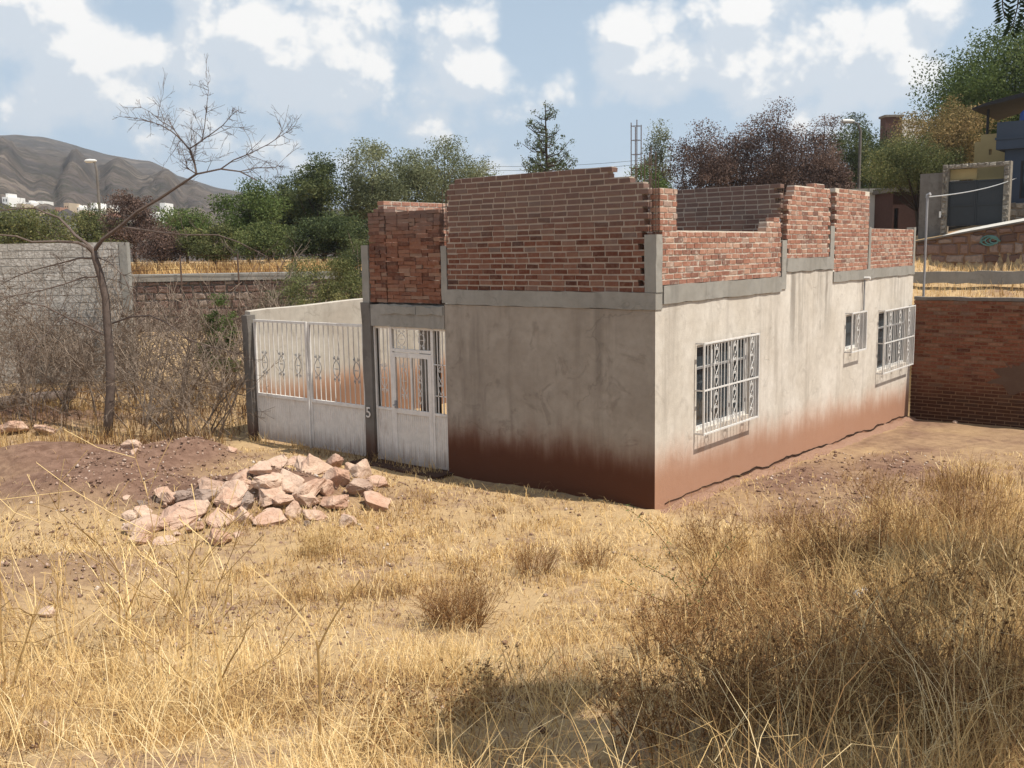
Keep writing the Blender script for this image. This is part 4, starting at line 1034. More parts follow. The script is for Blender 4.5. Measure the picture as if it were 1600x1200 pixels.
for px, pt, pb, w, mi in [(8, 302, 318, 11, 0), (17, 308, 318, 8, 0), (44, 313, 322, 10, 0), (64, 314, 322, 6, 0), (104, 317, 326, 9, 1), (119, 320, 330, 12, 0), (128, 328, 338, 9, 1), (146, 317, 333, 9, 0), (152, 322, 336, 13, 0), (132, 332, 340, 14, 2), (165, 325, 335, 10, 1), (176, 321, 332, 9, 0), (186, 316, 326, 8, 0), (170, 333, 341, 14, 2), (254, 317, 330, 9, 0), (240, 331, 340, 14, 0), (30, 318, 328, 9, 1), (90, 324, 333, 9, 2), (205, 328, 337, 11, 1), (112, 348, 356, 10, 0), (58, 330, 338, 10, 1)]:
    b = 152
    while b < 990 and hill_z(px, b) < atb(px, pb, b)[2]: b += 4
    A, Bq = atb(px-w/2, pt, b), atb(px+w/2, pb, b); W_ = np.hypot(Bq[0]-A[0], Bq[1]-A[1]); mb = MB()
    P = lambda s, d, z: (A[0]+RP[0]*s+FP[0]*d, A[1]+RP[1]*s+FP[1]*d, z)
    def bx(s0, s1, d0, d1, z0, z1, m):
        v = [P(s, d, z) for s in (s0, s1) for d in (d0, d1) for z in (z0, z1)]
        mb.add(v, [(0, 1, 3, 2), (4, 6, 7, 5), (0, 4, 5, 1), (2, 3, 7, 6), (0, 2, 6, 4), (1, 5, 7, 3)], m)
    H_ = A[2]-Bq[2]; bx(0, W_, 0, 6, Bq[2]-4, A[2]-.35*H_*(w > 9), 0); 
    if w > 9: bx(W_*.3, W_*.75, 1, 5, A[2]-.36*H_, A[2], 0)
    for q in (.2, .6): bx(W_*q, W_*(q+.14), -.05, .3, Bq[2]+H_*.2, Bq[2]+H_*.45, 1)
    setp(mb.obj('town_house', [M['town'][mi], M['roof_dark']]), 'tiny '+('white', 'ochre', 'brick red', 'white')[mi]+' flat roofed house in the far town below the hill', 'house', ('white', 'ochre', 'brick red', 'white')[mi]+' houses of the far town')

# ================================================================== vegetation
def leaf_mesh(name, C, size, rg, mat, parent, rnd=None, asp=.5, up=.0, smooth=False):
    """many small rhombic leaves around the points C"""
    N = len(C); t = rg.normal(size=(N, 3)); t[:, 2] -= up; t /= np.linalg.norm(t, axis=1)[:, None]
    n = rg.normal(size=(N, 3)); n[:, 2] += .5; w = np.cross(t, n); w /= np.linalg.norm(w, axis=1)[:, None]+1e-9
    sz = np.asarray(size)*rg.uniform(.6, 1.3, N); sz = sz[:, None]
    V = np.stack([C-t*sz*.5, C+w*sz*asp*.5, C+t*sz*.5, C-w*sz*asp*.5], 1).reshape(-1, 3)
    return np_mesh(name, V, np.arange(N*4).reshape(-1, 4), mat, rg.random(N) if rnd is None else rnd, parent)
def crown_points(c, rad, ncl, nleaf, rg, cl=.26, hollow=.5, flat=.75, lump=None):
    u = rg.normal(size=(ncl, 3)); u /= np.linalg.norm(u, axis=1)[:, None]
    r_ = (hollow**3+(1-hollow**3)*rg.random(ncl))**(1/2.4)
    r_ = r_*(.80+.55*vnoise(u[:, 0]*1.7+20+c[0], u[:, 1]*1.7+u[:, 2]*1.3+20+c[1]))
    cc = u*r_[:, None]; cc[:, 2] = np.where(cc[:, 2] < -.6, cc[:, 2]*.7, cc[:, 2])
    C = c+cc*np.array(rad); rm = (rad[0]*rad[1]*rad[2])**(1/3)
    sc_ = rg.uniform(.5, 1.3, ncl); k = rg.choice(ncl, nleaf, p=sc_**1.6/(sc_**1.6).sum())
    off = np.clip(rg.normal(size=(nleaf, 3)), -1.45, 1.45)*np.array([1, 1, flat])*cl*.62*max(rm, .35)*sc_[k][:, None]
    off += .25*cl*max(rm, .35)*(rg.random((nleaf, 3))-.5)*np.sign(off)
    tone = np.clip(.45+.24*rg.normal(size=ncl), 0, 1)
    rnd = np.clip(tone[k]+.22*rg.normal(size=nleaf), 0, 1)
    return C, C[k]+off, rnd
def limbs(base, c, C, r0, rg, nl=12, bend=.12, n=6):
    mb = MB(); base = np.array(base, float); fork = base+(np.array(c)-base)*.42+rg.normal(size=3)*.1
    pts = [base-np.array([0, 0, .3]), base*.6+fork*.4+rg.normal(size=3)*bend, fork]
    mb.tube(pts, [r0*1.15, r0, r0*.8], n)
    for q in rg.permutation(len(C))[:nl]:
        e = C[q]; m = (fork+e)/2+rg.normal(size=3)*bend*2; mb.tube([fork, m, e], [r0*.5, r0*.28, r0*.08], 4)
    return mb
def tree(name, label, cat, px, b, ytop, half_px, mat, nleaf, size, seed, group=None, lo=.30, ncl=34, cl=.26, bark='bark_dark', hollow=.5, ybase=None, asp=.5, up=.2, depth=1.0, flat=.75):
    rg = np.random.default_rng(seed); T = atb(px, ytop, b); zg = g(T[0], T[1]); H = T[2]-zg; rad = half_px/F_PX*b
    root = thing(name, label, cat, (T[0], T[1], zg), group)
    zc0 = zg+H*lo; c = np.array([T[0], T[1], (zc0+T[2])/2]); rz = (T[2]-zc0)/2
    C, L, rnd = crown_points(c, (rad*.82, rad*.82*depth, rz*.80), ncl, int(nleaf*2.7), rg, cl, hollow, flat)
    limbs((T[0], T[1], zg), c, C, max(.07, H*.022), rg).obj('trunk', M[bark], root)
    leaf_mesh('crown', L, size*.80, rg, M[mat], root, rnd, asp, up)
    return root
TG = 'trees beyond the house'
# left and centre, behind the road
TREES = [
 ('tree', 'low olive bushy tree just above the block wall at the left edge', 40, 44, 322, 75, 'leaf_olive', 5000, .15, .10), 
 ('tree', 'dull brown bushy tree right of the tall street lamp', 205, 47, 292, 42, 'leaf_brown', 4200, .13, .15),
 ('tree', 'low olive tree behind the end of the block wall', 150, 50, 318, 50, 'leaf_olive', 4200, .14, .10),
 ('tree', 'low bright green tree before the foot of the hill', 285, 52, 312, 62, 'leaf_bright', 5500, .15, .08),
 ('tree', 'rounded bright green tree right of the bare tree limb', 385, 47, 276, 62, 'leaf_bright', 8000, .15, .05),
 ('tree', 'dark green tree with a small pointed top left of the brick stack', 498, 50, 236, 42, 'leaf_dark', 7000, .15, .12),
 ('tree', 'dark green tree beside the one with a pointed top', 452, 52, 268, 45, 'leaf_dark', 6500, .15, .10),
 ('tree', 'grey green tree rising just left of the brick stack', 578, 51, 216, 56, 'leaf_grey', 9000, .15, .12),
 ('tree', 'grey green tree directly over the brick stack', 646, 54, 218, 52, 'leaf_grey', 8000, .15, .12),
 ('tree', 'airy pale green tree with visible limbs over the left end of the front wall', 708, 50, 208, 52, 'leaf_grey', 4200, .14, .25),
 ('tree', 'thin pale green tree at the right end of the left tree row', 752, 52, 246, 30, 'leaf_grey', 2200, .14, .25),
 ('tree', 'dark green thicket tree left of the gate post, low behind the road', 520, 42, 330, 70, 'leaf_dark', 6500, .14, .05),
 ('tree', 'mid green thicket tree low behind the dry grass verge', 415, 42, 345, 60, 'leaf_green', 4600, .12, .05),
 ('tree', 'olive thicket tree low in the middle of the left tree row', 330, 43, 352, 50, 'leaf_olive', 4800, .13, .05),
 ('tree', 'brown leafless looking thicket tree low beside the block wall end', 245, 43, 352, 50, 'leaf_brown', 3500, .11, .05),
 # right
 ('tree', 'olive green tree low behind the conifer', 845, 53, 232, 50, 'leaf_olive', 5000, .14, .2),
 ('tree', 'bright green low tree left of the brown trees', 1012, 47, 246, 44, 'leaf_bright', 6000, .14, .1),
 ('tree', 'slim pale grey green tree beside the rebar column', 1026, 55, 188, 22, 'leaf_grey', 2400, .14, .35),
 ('tree', 'brown dry leaved tree at the left of the brown group', 1092, 50, 200, 50, 'leaf_brown', 7500, .13, .15),
 ('tree', 'brown dry leaved tree second from left in the brown group', 1150, 52, 176, 52, 'leaf_brown', 9000, .13, .15),
 ('tree', 'tallest brown dry leaved tree in the middle of the brown group', 1212, 50, 163, 60, 'leaf_brown', 10000, .13, .15),
 ('tree', 'brown dry leaved tree left of the right street lamp', 1272, 52, 180, 55, 'leaf_brown', 9000, .13, .15),
 ('tree', 'low brown dry leaved tree in front of the brown group', 1300, 48, 220, 42, 'leaf_brown', 6000, .13, .10),
 ('tree', 'dark green tree behind the right street lamp', 1330, 58, 180, 40, 'leaf_dark', 6500, .15, .12),
 ('tree', 'dark green tree right of the right street lamp', 1370, 60, 184, 42, 'leaf_dark', 9000, .15, .12),
 ('tree', 'rust and olive mesquite tree in front of the white house', 1428, 38, 205, 72, 'leaf_olive', 10000, .10, .34),
 ('tree', 'yellowing mesquite tree above the black street gate', 1482, 42, 146, 72, 'leaf_rust', 10000, .12, .25),
 ('tree', 'large green tree crown towering over the blue house', 1592, 48, 38, 135, 'leaf_bright', 22000, .17, .40),
 ('tree', 'bright green lower crown left of the large tree over the blue house', 1528, 47, 92, 66, 'leaf_bright', 10000, .15, .25),
 ('tree', 'small dark green tree covering the foot of the far brick storey', 1402, 62, 204, 30, 'leaf_dark', 5500, .15, .1),
 ('tree', 'green tree behind the ochre building', 1520, 50, 120, 45, 'leaf_olive', 5500, .15, .2)]
for i, (nm, lab, px, b, yt, hw, mat, n_l, sz, lo) in enumerate(TREES):
    tree(nm, lab, 'tree', px, b, yt, hw, mat, n_l, sz, 100+i, TG, lo, ncl=int(26+hw*.75), cl=.36 if hw > 35 else .5, bark='bark_dark', hollow=.1 if lo < .3 else .3)
# conifer with tufted tips
rg = np.random.default_rng(5); T = atb(852, 164, 50); zg = g(T[0], T[1]); con = thing('conifer_tree', 'sparse dark conifer with upswept tufted branches against the sky', 'tree', (T[0], T[1], zg), TG)
mb = MB(); mb.tube([(T[0], T[1], zg-.3), (T[0]+.05, T[1], (zg+T[2])/2), (T[0], T[1], T[2])], [.14, .09, .02], 6); tips = []
for k in range(46):
    q = rg.uniform(.0, .96)**.8; z = T[2]-.3-q*3.6; a = rg.uniform(0, 6.28); L = (.35+1.75*q**.75)*rg.uniform(.6, 1.05)
    e = np.array([T[0]+L*math.cos(a), T[1]+L*math.sin(a), z+.42*L]); m = np.array([T[0]+.55*L*math.cos(a), T[1]+.55*L*math.sin(a), z+.08*L]); mb.tube([(T[0], T[1], z), m, e], [.035, .025, .012], 4)
    for f_ in np.linspace(.45, 1, max(2, int(L*3))): tips.append((np.array([T[0], T[1], z])*(1-f_)+e*f_)+rg.normal(size=3)*.10)
tips.append(np.array([T[0], T[1], T[2]]))
mb.obj('trunk', M['bark_dark'], con); tips = np.array(tips); k = np.repeat(np.arange(len(tips)), 32)
leaf_mesh('crown', tips[k]+rg.normal(size=(len(k), 3))*np.array([.075, .075, .085]), .10, rg, M['leaf_dark'], con)

# ---- twigs: recursive bare branching
def sprout(mb, p, d, L, r, lev, rg, curve=.35, kids=(3, 5), n=3, up=.15, ang=.75, seg=4, rmin=.0018):
    p = np.array(p, float); d = d/np.linalg.norm(d); pts = [p]; ds = [d]
    for i in range(seg):
        d = d+rg.normal(size=3)*curve/seg*1.4; d[2] += up/seg; d /= np.linalg.norm(d); p = p+d*L/seg; pts.append(p); ds.append(d)
    mb.tube(pts, [max(rmin, r*(1-.75*i/seg)) for i in range(seg+1)], n, 0, rg.random(), cap=False)
    if lev > 0:
        for k in range(rg.integers(*kids)):
            f_ = rg.uniform(.25, 1); i = min(seg, int(f_*seg)); nd = ds[i]+rg.normal(size=3)*ang
            sprout(mb, pts[i], nd, L*rg.uniform(.4, .7), max(rmin, r*.5*(1-.4*f_)), lev-1, rg, curve, kids, n, up, ang, max(2, seg-1), rmin)
# the bare tree by the block wall
rg = np.random.default_rng(21); tb = gpix(168, 684); Bt = ab(tb[0], tb[1])[1]
bt = thing('bare_tree', 'leafless grey tree with a slim trunk and wide crooked limbs left of the gate', 'tree', tuple(tb))
def limb(pts, db0, db1, r0, r1, mb, n=6):
    m = len(pts); out = []
    for i, (px, py) in enumerate(pts): out.append(atb(px, py, Bt+db0+(db1-db0)*i/(m-1)))
    mb.tube(out, list(np.linspace(r0, r1, m)*(.72 if n > 7 else .62)), n); return out
mb = MB(); limb([(168, 690), (170, 650), (173, 610), (172, 560), (168, 510), (165, 465), (157, 430), (149, 405), (146, 388)], 0, 0, .125, .075, mb, 9); mb.obj('trunk', M['bark'], bt, smooth=True)
LB = [([(147, 392), (160, 374), (190, 352), (215, 330), (250, 310), (280, 290), (307, 272), (345, 264), (375, 268), (402, 282)], 0, -1.0, .062, .014),
 ([(307, 272), (304, 255), (297, 235), (283, 218), (268, 205), (250, 195), (225, 187), (195, 182)], -.7, -.3, .03, .006),
 ([(297, 232), (316, 219), (332, 208), (348, 196), (362, 180), (372, 172)], -.6, -1.3, .02, .005), ([(316, 219), (320, 195), (323, 165), (326, 140), (322, 120)], -.7, -.9, .014, .003),
 ([(283, 218), (270, 200), (250, 188), (235, 175), (215, 165)], -.5, .3, .016, .004), ([(307, 272), (292, 262), (292, 250), (303, 243), (320, 236)], -.7, -1.2, .018, .004),
 ([(345, 264), (365, 250), (390, 240), (420, 225), (445, 208), (455, 204)], -.9, -1.6, .02, .004), ([(375, 268), (400, 262), (430, 262), (452, 240)], -1, -.4, .014, .003),
 ([(145, 390), (135, 380), (118, 368), (104, 352), (92, 340), (72, 333), (55, 325), (30, 326), (-10, 330)], 0, .8, .05, .014),
 ([(146, 396), (136, 386), (122, 379), (90, 377), (50, 378), (25, 369), (-12, 366)], 0, -.8, .05, .018),
 ([(188, 354), (215, 358), (250, 363), (290, 367), (340, 367), (372, 378), (400, 392), (430, 408)], -.2, -1.4, .032, .006),
 ([(150, 404), (125, 403), (92, 412), (60, 420), (25, 432), (-8, 450)], 0, .9, .032, .008), ([(155, 432), (128, 434), (100, 444), (60, 455), (20, 462), (-10, 468)], 0, -.7, .028, .008),
 ([(166, 525), (150, 517), (125, 505), (98, 493), (70, 478), (40, 474), (5, 492)], 0, -1.0, .034, .007), ([(176, 505), (205, 495), (235, 493), (262, 505), (290, 528), (322, 540), (350, 546), (385, 560)], 0, -1.0, .03, .006),
 ([(152, 402), (172, 410), (192, 430), (203, 450), (210, 470)], 0, -.9, .022, .005), ([(98, 493), (75, 520), (50, 545), (20, 552)], -.5, -1.2, .018, .004), ([(262, 505), (255, 480), (240, 470), (228, 450)], -.7, -.2, .014, .004)]
mb = MB()
for pts, d0, d1, r0, r1 in LB:
    o = limb(pts, d0, d1, r0, r1, mb, 6)
    for i in range(1, len(o)):
        dd = o[i]-o[i-1]
        for k in range(rg.integers(2, 4) if r0 < .04 else rg.integers(0, 2)):
            f_ = rg.random(); nd = dd/np.linalg.norm(dd)+rg.normal(size=3)*.8; sprout(mb, o[i-1]*(1-f_)+o[i]*f_, nd, rg.uniform(.22, .6)*(.6 if i == len(o)-1 else 1), .0065, 2, rg, .4, (2, 4), 3, .25, .7, 4, .0024)
mb.obj('branches', M['bark'], bt)

# thicket of bare shrubs between the block wall and the gate
protos = []
for k in range(5):
    rg = np.random.default_rng(300+k); mb = MB()
    for s_ in range(rg.integers(6, 9)):
        a = rg.uniform(0, 6.28); d = np.array([.45*math.cos(a), .45*math.sin(a), 1.0]); sprout(mb, (rg.normal()*.15, rg.normal()*.15, -.05), d, rg.uniform(.9, 1.5), rg.uniform(.010, .022), 3, rg, .5, (3, 6), 3, .1, .75, 4, .0027)
    protos.append(mb.mesh('bare_shrub', [M['twig'] if k % 2 else M['twig_dark']]))
rg = np.random.default_rng(77)
SH = [(10, 640, 1.2), (60, 655, 1.1), (110, 645, 1.25), (225, 668, 1.2), (290, 680, 1.1), (340, 684, 1.15), (205, 640, 1.4), (40, 610, 1.5), (280, 640, 1.6), (140, 610, 1.5), (375, 640, 1.3), (240, 610, 1.6), (90, 600, 1.5), (180, 600, 1.6), (345, 605, 1.6), (300, 600, 1.5), (10, 590, 1.6), (395, 600, 1.4), (430, 580, 1.6)]
for i, (px, py, sc_) in enumerate(SH):
    p = gpix(px, py); o = bpy.data.objects.new('bare_shrub', protos[i % 5]); COL.objects.link(o); o.location = (p[0], p[1], p[2]-.05)
    o.rotation_euler = (rg.normal()*.06, rg.normal()*.06, rg.uniform(0, 6.28)); s_ = sc_*rg.uniform(1.05, 1.35); o.scale = (s_, s_, s_*rg.uniform(.9, 1.1))
    setp(o, 'leafless tangled grey brown shrub in the thicket between the block wall and the gate', 'shrub', 'bare shrubs of the thicket')
# green shrubs showing over the thicket and the patio wall
for i, (px, b, yt, hw, mat, n_l, lab) in enumerate(((338, 22, 448, 32, 'leaf_bright', 2200, 'small bright green bush growing out of the bare thicket'), (495, 25, 374, 74, 'leaf_olive', 6500, 'pale olive shrub behind the patio wall'), (530, 23.5, 366, 40, 'leaf_olive', 3600, 'taller olive shrub behind the patio wall close to the house'), (435, 27, 405, 55, 'leaf_grey', 4200, 'grey green shrub behind the left end of the gate'), (545, 30, 330, 40, 'leaf_dark', 4000, 'dark green bush beside the left edge of the brick stack'))):
    tree('green_shrub', lab, 'shrub', px, b, yt, hw, mat, n_l, .075, 400+i, None, .05, 26, .3, 'twig', .35, asp=.4)

# ------------------------------------------------------------------ rocks
def rock_mesh(rg, n=15):
    bm = bmesh.new()
    for i in range(n):
        v = rg.normal(size=3); v /= np.linalg.norm(v); v *= rg.uniform(.82, 1.05); bm.verts.new(v)
    bmesh.ops.convex_hull(bm, input=bm.verts)
    for v in [v for v in bm.verts if not v.link_faces]: bm.verts.remove(v)
    bmesh.ops.bevel(bm, geom=bm.edges[:], offset=.05, segments=1, affect='EDGES', profile=.5)
    bmesh.ops.triangulate(bm, faces=bm.faces[:]); bmesh.ops.subdivide_edges(bm, edges=bm.edges[:], cuts=1, use_grid_fill=True)
    bmesh.ops.recalc_face_normals(bm, faces=bm.faces[:])
    ph = rg.uniform(0, 50)
    for v in bm.verts: v.co += v.co.normalized()*(.16*(mnoise.noise(v.co*1.6+Vector((ph, 0, 0))))+.07*mnoise.noise(v.co*4.5+Vector((0, ph, 0))))
    bmesh.ops.subdivide_edges(bm, edges=bm.edges[:], cuts=1, use_grid_fill=True)
    for v in bm.verts: v.co += v.co.normalized()*(.05*mnoise.noise(v.co*9+Vector((ph, 1, 0)))+.03*abs(mnoise.noise(v.co*3+Vector((1, ph, 0)))))
    me = bpy.data.meshes.new('rock'); bm.to_mesh(me); bm.free(); me.materials.append(M['rock']); return me
rg = np.random.default_rng(9)
RK = [(1090, 205, 175, 125), (895, 195, 100, 60), (975, 180, 70, 60), (830, 225, 120, 70), (1190, 195, 95, 75), (1265, 235, 70, 80), (1335, 240, 120, 90), (1410, 295, 100, 70), (1320, 320, 130, 80), (1400, 385, 140, 95), (1195, 270, 125, 100), (975, 270, 160, 100),
 (860, 280, 130, 90), (1050, 335, 160, 80), (1150, 320, 100, 70), (870, 340, 150, 80), (700, 335, 120, 90), (570, 310, 140, 60), (740, 265, 130, 60), (660, 375, 130, 90), (545, 370, 140, 90), (760, 385, 100, 100), (440, 365, 120, 70), (370, 380, 110, 70), (430, 450, 210, 105), (330, 350, 100, 60),
 (235, 440, 100, 70), (170, 455, 80, 70), (250, 510, 200, 80), (235, 570, 160, 65), (620, 470, 140, 100), (610, 565, 145, 75), (860, 470, 140, 80), (990, 440, 75, 90), (1090, 455, 110, 60), (1200, 385, 120, 70), (1260, 480, 90, 85), (1060, 385, 110, 60), (940, 385, 120, 60), (740, 460, 100, 80), (500, 520, 90, 50), (340, 590, 100, 50)]
special = {0: 'largest dome topped rock on the crest of the pile', 24: 'broad pale pink rock at the left front of the pile', 31: 'flat whitish rock lying in the grass before the pile', 29: 'crumbling brown rock at the lower left end of the pile'}
def put_rock(cx, cy, w, h, label, group, tone=None, seed=None):
    p = gpix(cx, cy+h*.30); b = ab(p[0], p[1])[1]; k = b/F_PX
    o = bpy.data.objects.new('rock', rock_mesh(rg)); COL.objects.link(o)
    o.location = (p[0], p[1], p[2]+h*k*.18); o.scale = (w*k*.52, w*k*.52*rg.uniform(.75, 1.05), h*k*.56); o.rotation_euler = (rg.normal()*.25, rg.normal()*.25, YAW+rg.normal()*.3)
    at = o.data.attributes.new('rnd', 'FLOAT', 'FACE'); at.data.foreach_set('value', np.full(len(o.data.polygons), rg.random() if tone is None else tone, np.float32))
    return setp(o, label, 'rock', group)
for i, (cx, cy, w, h) in enumerate(RK):
    put_rock(150+cx/3.2, 660+cy/3.2, w/3.2*1.42, h/3.2*1.32, special.get(i, 'angular pinkish tan rock in the pile before the white gate'), 'rocks heaped before the gate' if i not in special else None, .95 if i == 20 else None)
for i in range(26):
    put_rock(rg.uniform(190, 600), rg.uniform(755, 850), rg.uniform(9, 22), rg.uniform(8, 16), 'small broken rock fragment scattered round the foot of the rock pile', 'rock fragments round the pile')
put_rock(205, 694, 34, 24, 'lone rock on the dirt mound near the trunk of the bare tree', None, .2)
put_rock(212, 706, 22, 14, 'smaller rock under the lone rock by the dirt mound', None, .2)
put_rock(362, 702, 26, 14, 'lone pale rock in front of the gate post', None, .2)
put_rock(20, 668, 60, 24, 'low flat rock at the left edge below the thicket', None, .4); put_rock(75, 672, 50, 16, 'flat brown rock right of the low flat rock at the left edge', None, .6)
put_rock(1232, 829, 24, 10, 'small white stone in the grass below the wide window', None, .1); put_rock(1590, 897, 22, 16, 'pale stone at the right edge in the shade', None, .2)
put_rock(75, 955, 44, 22, 'pale pink stone half buried at the left foreground', None, .2); put_rock(1493, 659, 13, 9, 'small grey stone at the foot of the boundary wall', None, .9)
lg = MB(); pa, pb = gpix(-30, 652), gpix(112, 628)
lg.tube([pa+np.array([0, 0, .15]), pa*.6+pb*.4+np.array([0, 0, .20]), pb+np.array([0, 0, .16]), pb*1.02-pa*.02+np.array([0, 0, .14])], [.17, .16, .13, .09], 10)
setp(lg.obj('fallen_log', M['bark'], smooth=True), 'bleached fallen log lying at the edge of the thicket', 'log')
# a weathered plastic bottle in the weeds
pb = gpix(1346, 938); bo = thing('plastic_bottle', 'crumpled clear plastic bottle lying in the dry weeds on the right', 'bottle', tuple(pb))
mb = MB(); ax = np.array([RP[0]*.8+FP[0]*.5, RP[1]*.8+FP[1]*.5, .12]); ax /= np.linalg.norm(ax); c = pb+np.array([0, 0, .06])
mb.tube([c+ax*t_ for t_ in (-.10, -.095, -.06, -.02, .02, .05, .075, .095)], [.02, .042, .048, .040, .046, .042, .022, .014], 10); mb.obj('bottle_body', M['plastic'], bo, smooth=True)
mb = MB(); mb.tube([c+ax*.096, c+ax*.115], [.016, .016], 8); mb.obj('bottle_cap', M['white_wall'], bo)

# ------------------------------------------------------------------ dry grass
def blades(x, y, z, h, w, lean, az, rg, curve=1.0):
    N = len(x); o = np.stack([x, y, z], 1); dh = np.stack([np.cos(az), np.sin(az), np.zeros(N)], 1); sd = np.stack([-np.sin(az+rg.normal(size=N)*.8), np.cos(az+rg.normal(size=N)*.8), np.zeros(N)], 1)
    sd /= np.linalg.norm(sd, axis=1)[:, None]
    hh = h[:, None]; ln = lean[:, None]; up = np.array([[0, 0, 1.]])
    m = o+up*hh*.55*np.cos(ln*.6)+dh*hh*.55*np.sin(ln*.6); e = m+up*hh*.5*np.cos(ln*1.5*curve)+dh*hh*.5*np.sin(ln*1.5*curve)
    w_ = w[:, None]; V = np.stack([o-sd*w_*.5-up*.02, o+sd*w_*.5-up*.02, m+sd*w_*.42, m-sd*w_*.42, e+sd*w_*.10, e-sd*w_*.10], 1).reshape(-1, 3)
    i = np.arange(N)[:, None]*6; F = np.concatenate([i+np.array([[0, 1, 2, 3]]), i+np.array([[3, 2, 4, 5]])], 1).reshape(-1, 4)
    return V, F
rg = np.random.default_rng(31)
def in_house(x, y): return (x < .06) & (x > -8.5) & (y > -.12) & (y < 10.8)
def scatter(N, b0, b1, pw=1.0, margin=2.4):
    N = int(N*1.3)
    u = rg.random(N); b = (b0**(1-pw)+u*(b1**(1-pw)-b0**(1-pw)))**(1/(1-pw)) if pw != 1 else b0*(b1/b0)**u
    a = (rg.random(N)*2-1)*(.56*b+margin); x, y = pl(a, b); return a, b, x, y
VV, FF, RR = [], [], []; off = 0
def emit(x, y, h, w, lean, az, rnd):
    global off
    rnd = rnd-.03+1.0*(fbm(x*.75+5, y*.75, 3)-.5)
    V, F = blades(x, y, G(x, y), h, w, lean, az, rg); VV.append(V); FF.append(F+off); off += len(V); RR.append(np.repeat(np.clip(rnd-.06, 0, 1), 2))
# short trampled straw over the whole yard
a, b, x, y = scatter(150000, 2.0, 16, 1.15)
cov = fbm(x*1.2, y*1.2, 4)*.7+fbm(x*4, y*4, 2)*.3
k = (rg.random(len(x)) < sstep(cov, .36, .58)*.95+.12) & ~in_house(x, y) & (rg.random(len(x)) > np.clip(bare_at(x, y)*1.1, 0, .93))
a, b, x, y, cov = a[k], b[k], x[k], y[k], cov[k]; n = len(x)
tall = sstep(fbm(x*.8+40, y*.8, 3), .45, .65)
emit(x, y, (.04+.07*rg.random(n)+.09*tall*rg.random(n)), .0022+.00048*b, .75+.8*rg.random(n), rg.uniform(0, 6.28, n), .47+.26*rg.normal(size=n)+.35*(cov-.5)+.5*(fbm(x*.45+60, y*.45, 3)-.5)-.5*(rg.random(n) < .07))
# tufts of longer grass
def tufts(N, b0, b1, fn, hmin, hmax, per, spread, tone, wmul=1.0, lean=(.2, 1.15)):
    a, b, x, y = scatter(N, b0, b1, 1.0); p = fn(a, b, x, y); k = (rg.random(len(x)) < p) & ~in_house(x, y) & (rg.random(len(x)) > bare_at(x, y)*1.3)
    a, b, x, y = a[k], b[k], x[k], y[k]; n = len(x)
    if n == 0: return
    hs = rg.uniform(hmin, hmax, n); tn = tone+.16*rg.normal(size=n); wind = rg.uniform(0, 6.28, n)
    q = np.repeat(np.arange(n), per); m = len(q); az = rg.uniform(0, 6.28, m)
    rr_ = spread*np.sqrt(rg.random(m)); a2 = rg.uniform(0, 6.28, m); X = x[q]+rr_*np.cos(a2); Y = y[q]+rr_*np.sin(a2)
    kk = ~in_house(X, Y); X, Y, q, az, m = X[kk], Y[kk], q[kk], az[kk], int(kk.sum())
    emit(X, Y, hs[q]*rg.uniform(.5, 1.15, m), (.0020+.00046*b[q])*wmul, lean[0]+(lean[1]-lean[0])*rg.random(m), np.where(rg.random(m) < .55, wind[q]+.5*rg.normal(size=m), az), tn[q]+.17*rg.normal(size=m))
def tangle(N, b0, b1, fn, l0=.18, l1=.6, zo=.30, tn=.55):
    global off
    a, b, x, y = scatter(N, b0, b1, 1.0); k = (rg.random(len(x)) < fn(a, b)) & ~in_house(x, y) & (rg.random(len(x)) > .8*bare_at(x, y)); a, b, x, y = a[k], b[k], x[k], y[k]; n = len(x)
    V, F = blades(x, y, G(x, y)+zo*rg.random(n)**1.5, rg.uniform(l0, l1, n), .0019+.0004*b, rg.uniform(.9, 1.6, n), rg.uniform(0, 6.28, n), rg, .75)
    VV.append(V); FF.append(F+off); off += len(V); RR.append(np.repeat(np.clip(tn+.3*rg.normal(size=n)+.7*(fbm(x*.75+5, y*.75, 3)-.5), 0, 1), 2))
tufts(2000, 4, 15, lambda a, b, x, y: sstep(fbm(x*.6+7, y*.6, 3), .48, .62)*.8, .05, .14, 24, .15, .58)
# golden taller stand in front of the rock pile and along the yard
tufts(1500, 8.5, 12.5, lambda a, b, x, y: ((a > -4.3) & (a < 1.2))*sstep(fbm(x*.7, y*.7+30, 3), .40, .55)*.75, .06, .17, 32, .18, .62)
# left foreground bank
tufts(1500, 2.2, 6.2, lambda a, b, x, y: (a < .3)*sstep(fbm(x*1.1+3, y*1.1, 3), .46, .60)*.8, .12, .42, 28, .14, .70)
# right bank: tall rank grass
tufts(3000, 2.4, 10.5, lambda a, b, x, y: sstep(a-.16*b, -.1, .9)*(x > .9)*(.30+.70*sstep(fbm(x*.9, y*.9+11, 3), .38, .55)), .16, .54, 30, .18, .44, 1.0, (.15, 1.15))
tangle(7000, 2.3, 9.5, lambda a, b: sstep(a-.16*b, -.1, .9))
tangle(2800, 2.2, 6.5, lambda a, b: sstep(.8-a, 0, .6), .2, .55, .16, .62)
tangle(9000, 4.5, 13, lambda a, b: .7, .10, .32, .05, .6)
tufts(900, 9, 15, lambda a, b, x, y: (x > 2.3)*(y < 5)*.9, .25, .6, 26, .2, .52)
